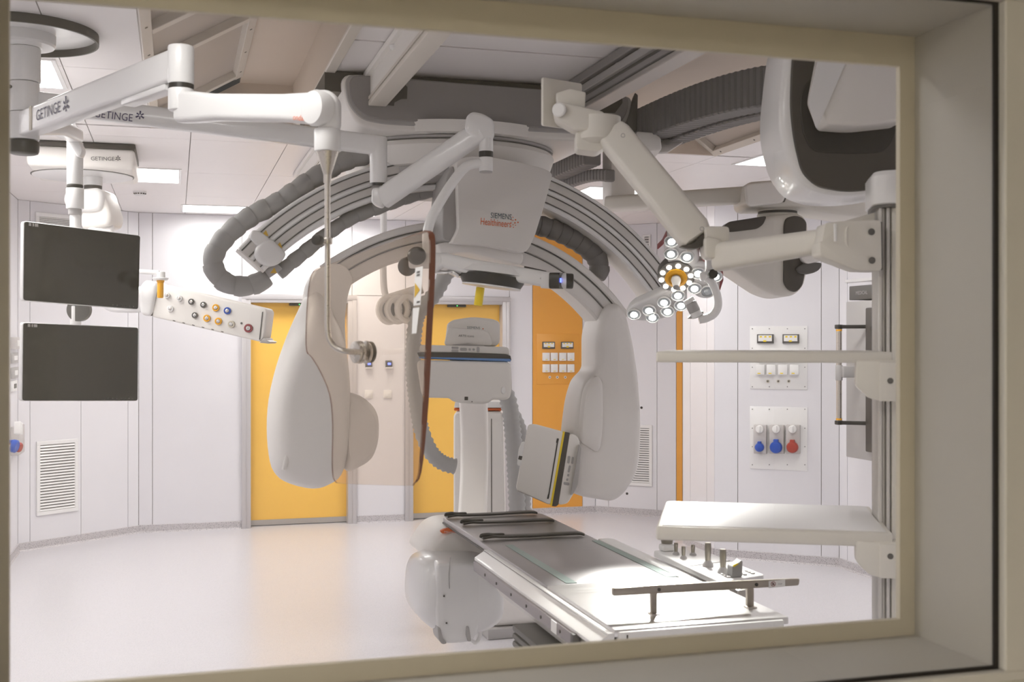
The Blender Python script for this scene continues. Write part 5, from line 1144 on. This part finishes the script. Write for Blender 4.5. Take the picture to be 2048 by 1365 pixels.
# ================================================================ ceiling pendant behind the monitors, with the gas outlets
cp_ = onZ(166, 352, 2.69)
gp_ = thing('supply_pendant', 'white ceiling box with a tilted supply beam of gas and power outlets behind the monitors', 'pendant', V((cp_.x, cp_.y, ZC)))
hw = .33; y0, y1 = cp_.y - .34, cp_.y + .34; x0_, x1_ = onY(52, 320, y0).x, onY(270, 320, y0).x
bm = B(); bx(bm, (x0_, y0, 2.69), (x1_, y1, ZC - .028), .03, 3); obj('ceiling_box', bm, M['cwhite'], gp_)
bm = B(); bx(bm, (x0_ - .002, y0 - .002, ZC - .034), (x1_ + .002, y1, ZC - .003), .006); obj('box_gasket', bm, M['dark'], gp_, 'black edge under the ceiling')
a = onY(182, 321, y0 - .002); b = onY(229, 322, y0 - .002); text('lettering', 'GETINGE', a, b - a, UP, (b - a).length, M['char'], gp_, 'dark brand lettering'); star(onY(236, 317, y0 - .002), V((1, 0, 0)), UP, .016, M['char'], gp_)
dcc = V((cp_.x, cp_.y, 0))
bm = B(); add_lathe(bm, dcc + UP * 2.692, -UP, [(.292, 0), (.292, .004), (.286, .005)], 48); obj('box_disc_groove', bm, M['char'], gp_)
bm = B(); add_lathe(bm, dcc + UP * 2.692, -UP, [(.285, 0), (.285, .007), (.27, .010)], 48); obj('box_disc', bm, M['white'], gp_)
dn = 6.9
nb = D(186, 372, dn); nx = V((nb.x, nb.y, 0))
for ya, yb_, r_, m, nm in ((372, 345, .055, 'white', 'neck'), (378, 371, .052, 'dark', 'neck_ring')):
    bm = B(); add_cyl(bm, V((nx.x, nx.y, D(186, ya, dn).z)), V((nx.x, nx.y, D(186, yb_, dn).z)), r_, seg=28); obj(nm, bm, M[m], gp_)
bm = B(); add_prism(bm, rpoly([D(x, y, dn - .14) for x, y in ((123, 400), (130, 380), (195, 374), (205, 390), (201, 418), (180, 424), (134, 420))], .05), FW * .3, .03, 3); obj('pendant_joint', bm, M['white'], gp_, 'rounded white joint')
bm = B(); add_prism(bm, rpoly([D(x, y, dn - .10) for x, y in ((185, 378), (204, 378), (222, 432), (216, 452), (160, 460), (160, 420))], .04), FW * .25, .03, 3); obj('pendant_joint_lower', bm, M['cwhite'], gp_)
dj = 6.35
bm = B(); a = D(200, 455, dn); add_sweep(bm, spline([a, D(205, 520, 6.8), D(225, 590, 6.6), D(262, 600, 6.45), D(290, 598, dj + .1)], 5), rrect(.15, .13, .03, 3)); obj('pendant_arm', bm, M['white'], gp_)
def gq(nm, pts, m, y=0., dep=.2, bev=.015, r=.02, lab=None, par=None):
    bm = B(); add_prism(bm, rpoly([D(a, b, dj + y) for a, b in pts], r), FW * dep, bev, 3); return obj(nm, bm, M[m], par or gp_, lab)
gq('beam_end', [(280, 570), (290, 560), (316, 566), (312, 586), (302, 634), (280, 630), (276, 600)], 'white', -.02, .24, .03, .04)
gq('beam_seam', [(314, 571), (317, 572), (304, 632), (301, 632)], 'char', -.003, .2, .002, .003)
bar_ = gq('supply_beam', [(318, 567), (530, 617), (534, 624), (527, 677), (520, 684), (304, 634), (305, 625)], 'cwhite', .0, .2, .012, .012, 'white beam with rows of outlets')
gq('beam_cap', [(524, 624), (526, 624), (520, 680), (518, 680)], 'char', -.004, .2, .001, .002)
gq('hanging_rail', [(526, 678), (530, 676), (534, 682), (541, 684), (538, 688), (518, 686)], 'alu', .0, .18, .003, .005)
def outlet(x, y, m, r=.021, lab=None):
    c = D(x, y, dj - .002); bm = B(); add_lathe(bm, c, -FW, [(r, 0), (r, .006), (r * .9, .009), (r * .6, .009), (r * .55, .005), (r * .4, .005), (r * .35, .010), (r * .1, .012)], 24); o = obj('supply_outlet', bm, M[m], gp_, lab)
    bm = B(); add_lathe(bm, c - FW * .008, -FW, [(r * .5, 0), (r * .5, .003), (r * .3, .004)], 16); obj('outlet_core', bm, M['chrome'], o)
for x, y, m in ((334, 591, 'sticker'), (359, 597, 'sticker'), (341, 618, 'sticker'), (383, 604, 'char'), (407, 610, 'char'), (390, 631, 'char')): outlet(x, y, m, .017, 'white outlet' if m == 'sticker' else 'dark outlet')
for x, y, m, l in ((432, 616, 'amberp', 'yellow ringed outlet'), (414, 637, 'amberp', 'yellow ringed outlet'), (437, 643, 'amberp', 'yellow ringed outlet'), (463, 649, 'lip', 'beige outlet'), (455, 622, 'blue', 'blue ringed outlet'), (497, 657, 'maroon', 'dark red outlet')): outlet(x, y, m, .020 if m != 'maroon' else .024, l)
for i in range(6):
    x = 348 + 19.3 * i; y = 641.5 + 4.4 * i
    gq('beam_slot', [(x - 2.5, y - 1), (x + 2.5, y + .4), (x + 2.5, y + 2), (x - 2.5, y + .6)], 'dark', -.001, .05, 0, .001)
bm = B(); c = D(483, 647, dj - .002); add_cyl(bm, c, c - FW * .002, .006, seg=10); obj('screw', bm, M['char'], gp_)
# camera arm with the amber handle beside it
sc_ = gp_; dh = 6.1
bm = B(); add_sweep(bm, [D(240, 541, dh), D(318, 546, dh)], rrect(.03, .024, .008, 3), UP); obj('handle_arm', bm, M['white'], sc_)
bm = B(); add_cyl(bm, D(321, 561, dh), D(321, 556, dh), .038, .042, 28, bev=.003); obj('handle_disc', bm, M['white'], sc_)
bm = B(); add_cyl(bm, D(322, 556, dh), D(322, 544, dh), .022, seg=24, bev=.003); obj('handle_socket', bm, M['white'], sc_)
bm = B(); add_lathe(bm, D(321, 561, dh), D(320.5, 597, dh) - D(321, 561, dh), [(.020, 0), (.020, .008), (.0165, .012), (.0165, .088), (.013, .094)], 24); obj('sterile_handle', bm, M['amberp'], sc_, 'amber yellow handle')
bm = B(); bx(bm, D(205, 520, 6.8) + V((-.03, -.25, .05)), D(205, 520, 6.8) + V((.03, .05, .09)), .01); bx(bm, D(240, 541, dh) + V((-.03, -.02, -.02)), D(240, 541, dh) + V((.02, .55, .02)), .008); obj('handle_link', bm, M['white'], sc_)

# ================================================================ wall fittings
def wallbasis(p0, p1, n):
    d = (V(p1) - V(p0)).normalized(); n = V(n).normalized(); n = (n - d * n.dot(d)).normalized(); return V(p0), d, n
def WP(wb, x, y, o=0.): return onP(x, y, wb[0] + wb[2] * o, wb[2])
def wq(nm, wb, x0, y0, x1, y1, m, o0=0., o1=.01, par=None, bev=.0, lab=None):
    """box on a wall between two picture corners (upper left, lower right)"""
    a = WP(wb, x0, y0); b = WP(wb, x1, y1); c = (a + b) / 2; w_ = abs((b - a).dot(wb[1])); h_ = abs(b.z - a.z)
    bm = B(); add_box(bm, c + wb[2] * ((o0 + o1) / 2), (w_, o1 - o0, h_), Matrix((wb[1], wb[2], UP)).transposed(), bev, 2); return obj(nm, bm, M[m], par, lab)
wBack = wallbasis(Bk, Cc, (0, -1, 0)); wLC = wallbasis(A, Bc, nL); wL = wallbasis(P2(XL, YF), A, (1, 0, 0)); wRC = wallbasis(Cc, E0, nR); wPC = wallbasis(G, Hh, (-.63, -.72, 0)); wR = wallbasis(Hh, P2(XR, YF), (-1, 0, 0))
def vent(wb, x0, y0, x1, y1, n, lab, fw=.032):
    a = WP(wb, x0, y0); b = WP(wb, x1, y1); w_ = (b - a).dot(wb[1]); h_ = a.z - b.z; R = Matrix((wb[1], wb[2], UP)).transposed()
    t = thing('wall_vent', lab, 'air vent', (a + b) / 2 - UP * h_ / 2); c = (a + b) / 2 + wb[2] * .007
    for dx, dz, sx, sz in ((0, h_ / 2 - fw / 2, w_, fw), (0, -h_ / 2 + fw / 2, w_, fw), (-w_ / 2 + fw / 2, 0, fw, h_ - 2 * fw), (w_ / 2 - fw / 2, 0, fw, h_ - 2 * fw)):
        bm = B(); add_box(bm, c + wb[1] * dx + UP * dz, (sx, .014, sz), R, .003, 1); obj('vent_frame', bm, M['white'], t)
    bm = B(); add_box(bm, c - wb[2] * .004, (w_ - 2 * fw, .003, h_ - 2 * fw), R); obj('vent_back', bm, M['char'], t, 'dark gap behind the slats', flat=True)
    for i in range(n):
        z = h_ / 2 - fw - (h_ - 2 * fw) * (i + .5) / n; Rs = R @ Matrix.Rotation(math.radians(38), 3, 'X')
        bm = B(); add_box(bm, c + UP * z + wb[2] * .0005, (w_ - 2 * fw, .0028, (h_ - 2 * fw) / n * .86), Rs); obj('vent_slat', bm, M['white'], t, flat=True)
vent(wLC, 72, 884, 155, 1022, 23, 'white slatted wall vent low on the wall below the monitors')
vent(wLC, 70, 424, 146, 470, 7, 'white slatted wall vent high on the wall, mostly behind the upper monitor')
vent(wRC, 1252, 849, 1305, 974, 24, 'white slatted wall vent beyond the rounded receptor arm')
vent(wRC, 1286, 470, 1302, 520, 8, 'small white wall vent high beside the end of the curved guide', .02)

# switch panel on the orange wall
sw = thing('switch_panel', 'orange wall plate with eight white switches', 'switch panel', WP(wBack, 1115, 768))
wq('plate', wBack, 1073, 668, 1157, 768, 'orange', 0, .005, sw, .001)
proto = None
for y0, y1 in ((706, 722), (729, 745)):
    for x0 in (1084, 1100, 1117, 1133):
        wq('switch', wBack, x0, y0, x0 + 14, y1, 'sticker', .005, .03, sw, .003); wq('switch_mark', wBack, x0 + 5, y1 - 3.2, x0 + 9.5, y1 - 1.8, 'ylw', .03, .0305, sw)
for x0 in (1084, 1121):
    s = wq('socket_module', wBack, x0, 684, x0 + 25, 698, 'char', .005, .02, sw, .003); wq('socket_insert', wBack, x0 + 2, 686, x0 + 23, 694.5, 'sticker', .02, .024, s)
    for k in range(3): wq('status_mark', wBack, x0 + 4 + 6.5 * k, 686.5, x0 + 7.5 + 6.5 * k, 688.5, 'ylw', .024, .0246, s)
    wq('status_mark', wBack, x0 + 10, 692.5, x0 + 15, 695.5, 'ylw', .024, .0248, s)
for x in (1099, 1114, 1130):
    p = WP(wBack, x, 755); bm = B(); add_lathe(bm, p + wBack[2] * .005, wBack[2], [(.013, 0), (.013, .006), (.007, .006), (.006, .002)], 16); s = obj('key_socket', bm, M['sticker'], sw)
    bm = B(); add_cyl(bm, p + wBack[2] * .006, p + wBack[2] * .0105, .0065, seg=10); obj('socket_hole', bm, M['char'], s)
# blue lit and white switches between the doors, seen through the amber shield
for x, y, l in ((737, 728, 'left'), (777, 728, 'right')):
    t = thing('door_switch', 'grey wall switch with a blue light between the doors, %s' % ('half behind the steel flange' if l == 'left' else 'clear of the steel flange'), 'switch', WP(wBack, x, y + 7))
    wq('switch_body', wBack, x - 6.5, y - 6.5, x + 6.5, y + 7, 'char', 0, .03, t, .004); wq('switch_edge', wBack, x - 6.5, y + 7, x + 6.5, y + 9, 'sticker', 0, .034, t); wq('blue_light', wBack, x - 2.5, y - 2, x + 3.5, y + 2, 'bled', .03, .032, t)
for x, l in ((737, 'below the half hidden blue-lit switch'), (775, 'below the clearly visible blue-lit switch')):
    t = thing('wall_socket', 'white square wall socket between the doors, ' + l, 'socket', WP(wBack, x, 797))
    wq('socket_plate', wBack, x - 8, 781, x + 8, 797, 'sticker', 0, .012, t, .003); wq('socket_insert', wBack, x - 4, 786, x + 4, 794, 'white', .012, .016, t, .002)
# plates on the pilaster
t = thing('switch_panel', 'white wall plate with switches, partly behind the upper shelf', 'switch panel', WP(wPC, 1557, 780))
wq('plate', wPC, 1500, 653, 1615, 780, 'white', 0, .005, t, .001)
for x0 in (1515, 1566):
    s = wq('socket_module', wPC, x0, 669, x0 + 33, 687, 'char', .005, .022, t, .003); wq('socket_insert', wPC, x0 + 3, 671, x0 + 30, 683, 'sticker', .022, .026, s)
    for k in range(3): wq('status_mark', wPC, x0 + 6 + 9 * k, 672.5, x0 + 10.5 + 9 * k, 675.5, 'ylw', .026, .0266, s)
    wq('status_mark', wPC, x0 + 13, 681, x0 + 19, 684, 'ylw', .026, .0268, s)
for y0, y1 in ((700, 722), (730, 750)):
    for x0 in (1513, 1535, 1558, 1581):
        wq('switch', wPC, x0, y0, x0 + 18, y1, 'sticker', .005, .035, t, .003); wq('switch_mark', wPC, x0 + 4, y1 - 4, x0 + 10, y1 - 2, 'ylw', .035, .0355, t)
for x in (1536, 1557, 1578):
    p = WP(wPC, x, 763); bm = B(); add_lathe(bm, p + wPC[2] * .005, wPC[2], [(.012, 0), (.012, .006), (.007, .006), (.006, .002)], 16); s = obj('key_socket', bm, M['lip'], t)
    bm = B(); add_cyl(bm, p + wPC[2] * .006, p + wPC[2] * .0105, .006, seg=10); obj('socket_hole', bm, M['char'], s)
for y in (658, 697, 735, 774):
    for x in (1505, 1539, 1575, 1610):
        if y in (697, 735) and x in (1539, 1575): continue
        p = WP(wPC, x, y); bm = B(); add_cyl(bm, p + wPC[2] * .005, p + wPC[2] * .007, .004, seg=8); obj('screw', bm, M['char'], t)
t = thing('power_outlets', 'white wall plate with three power sockets under blue and red flaps', 'socket panel', WP(wPC, 1557, 943))
wq('plate', wPC, 1500, 813, 1615, 943, 'white', 0, .005, t, .001)
for x0, x1, m, r in ((1510, 1535, 'blue', .034), (1541, 1570, 'blue', .046), (1574, 1602, 'red', .043)):
    s = wq('socket_box', wPC, x0, 849, x1, 908, 'swgrey', .005, .05, t, .006); xm = (x0 + x1) / 2
    p = WP(wPC, xm, 858) + wPC[2] * .05; bm = B(); add_lathe(bm, p, wPC[2], [(.03, 0), (.03, .012), (.026, .016)], 24); add_box(bm, p + wPC[2] * .02, (.016, .014, .05), Matrix((wPC[1], wPC[2], UP)).transposed(), .004); obj('rotary_switch', bm, M['sticker'], s)
    p = WP(wPC, xm, 894) + wPC[2] * .05; bm = B(); add_lathe(bm, p, wPC[2], [(r, 0), (r, .025), (r * .85, .035), (r * .5, .038)], 28); add_box(bm, p + UP * (r * 1.05) + wPC[2] * .015, (r * .8, .03, r * .6), Matrix((wPC[1], wPC[2], UP)).transposed(), .004); obj('socket_flap', bm, M[m], s, '%s round flap' % m)
for y in (819, 857, 894, 930):
    for x in (1505, 1539, 1575, 1610):
        if x in (1539, 1575) and y not in (819, 930): continue
        p = WP(wPC, x, y); bm = B(); add_cyl(bm, p + wPC[2] * .005, p + wPC[2] * .007, .004, seg=8); obj('screw', bm, M['char'], t)
# left wall fittings, seen almost edge-on
def lbox(nm, x0, y0, x1, y1, m, o1, par, lab=None):
    a = onX(x0, y0, XL); b = onX(x1, y1, XL); yy0, yy1 = sorted((a.y, b.y)); zm = (H - (CY - CY)); 
    za = onX((x0 + x1) / 2, y0, XL).z; zb_ = onX((x0 + x1) / 2, y1, XL).z
    bm = B(); bx(bm, (XL, yy0, zb_), (XL + o1, yy1, za), .003); return obj(nm, bm, M[m], par, lab)
for nm, lab, x0, y0, x1, y1, m, o, cat in (('wall_switch', 'small grey wall switch left of the lower monitor, topmost of a column of four fittings', 21, 675, 31, 699, 'swgrey', .04, 'switch'), ('wall_plate', 'pale wall plate left of the lower monitor, just under the grey switch', 21, 706, 33, 727, 'lgrey', .015, 'wall plate'),
        ('wall_plate', 'pale wall plate left of the lower monitor, third of a column of four fittings', 21, 735, 32, 757, 'lgrey', .02, 'wall plate'), ('wall_socket', 'small white wall socket left of the lower monitor, lowest of a column of four fittings', 21, 762, 31, 783, 'sticker', .015, 'socket')):
    t = thing(nm, lab, cat, onX((x0 + x1) / 2, y1, XL)); s = lbox('cover_plate', x0, y0, x1, y1, m, o, t); lbox('insert', x0 + 3, y0 + 6, x1 - 3, y1 - 6, 'sticker' if m != 'sticker' else 'char', o + .006, t)
t = thing('power_socket', 'grey power socket box on the left wall with blue and red flaps hanging open', 'socket', onX(28, 908, XL))
lbox('socket_box', 21, 852, 33, 908, 'swgrey', .06, t)
for x, y, m, r in ((37, 895, 'red', .036), (29, 893, 'blue', .046)):
    c = onX(x, y, XL + .14); bm = B(); add_lathe(bm, c, V((1, -.3, -.25)), [(r, -.012), (r, .012), (r * .8, .02)], 24); obj('socket_flap', bm, M[m], t, '%s round flap' % m)
    bm = B(); bx(bm, (XL + .05, c.y - .012, c.z + .02), (XL + .14, c.y + .012, c.z + .045), .003); obj('flap_hinge', bm, M[m], t)
for i, x in enumerate((35, 38)):
    c = onX(x, 856 + 2 * i, XL + .1); bm = B(); add_box(bm, c, (.05, .02, .09), None, .006); obj('rotary_switch', bm, M['sticker'], t)
# cabinet, box and bar on the right wall
def rbox(nm, x0, y0, x1, y1, o0, o1, m, par, bev=.004, lab=None):
    Xp = XR - o1; a = onX(x0, y0, Xp); b = onX(x1, y1, Xp); ya, yb_ = sorted((a.y, b.y)); mid = (x0 + x1) / 2
    bm = B(); bx(bm, (Xp, ya, onX(x0, y1, Xp).z), (XR - o0, yb_, onX(x0, y0, Xp).z), bev); return obj(nm, bm, M[m], par, lab)
t = thing('wall_cabinet', 'grey wall cabinet with a dark door on the right wall', 'cabinet', onX(1720, 915, XR))
rbox('cabinet_body', 1692, 604, 1790, 914, 0, .20, 'lgrey', t, .006); rbox('cabinet_door', 1730, 616, 1790, 904, .195, .235, 'dark', t, .01, 'dark door'); rbox('door_panel', 1741, 632, 1790, 888, .232, .238, 'black', t, .004)
t = thing('wall_speaker', 'dark box with a small pale print above the grey wall cabinet', 'box', onX(1720, 602, XR))
rbox('box_body', 1698, 573, 1790, 601, 0, .16, 'char', t, .006); a = onX(1712, 590, XR - .1615); text('lettering', 'MEDICAL', a, V((0, -1, 0)), UP, .14, M['lgrey'], t, None, .025)
t = thing('wall_niche', 'white recessed panel around the dark box on the right wall', 'wall panel', onX(1700, 600, XR)); rbox('niche_frame', 1690, 560, 1790, 566, 0, .01, 'white', t, .001)
t = thing('door_bar', 'tall steel tube handle with black ends beside the grey wall cabinet', 'handle', onX(1680, 850, XR - .35)); o = .36
p0 = onX(1678, 654, XR - o); p1 = onX(1680, 846, XR - o); p1 = V((p0.x, p0.y, p1.z))
bm = B(); add_cyl(bm, p1, p0, .019, seg=20); obj('handle_tube', bm, M['steel'], t)
for p in (p0, p1):
    bm = B(); add_box(bm, p + V((.0, 0, 0)), (.046, .046, .03), None, .006); add_box(bm, p + V((.10, -.08, 0)), (.22, .03, .026), Matrix.Rotation(-.65, 3, 'Z'), .004); obj('handle_arm', bm, M['black'], t, 'black handle end')
    s = -1 if p is p0 else 1; bm = B(); add_cyl(bm, p + UP * s * .018, p + UP * s * .03, .021, seg=20); obj('handle_ring', bm, M['amberp'], t, 'yellow ring')
bm = B(); add_cyl(bm, p0.lerp(p1, .40), p0.lerp(p1, .56), .024, seg=20, bev=.004); add_box(bm, p0.lerp(p1, .47) + V((.10, -.02, 0)), (.19, .06, .08), None, .008); obj('handle_mount', bm, M['lgrey'], t)
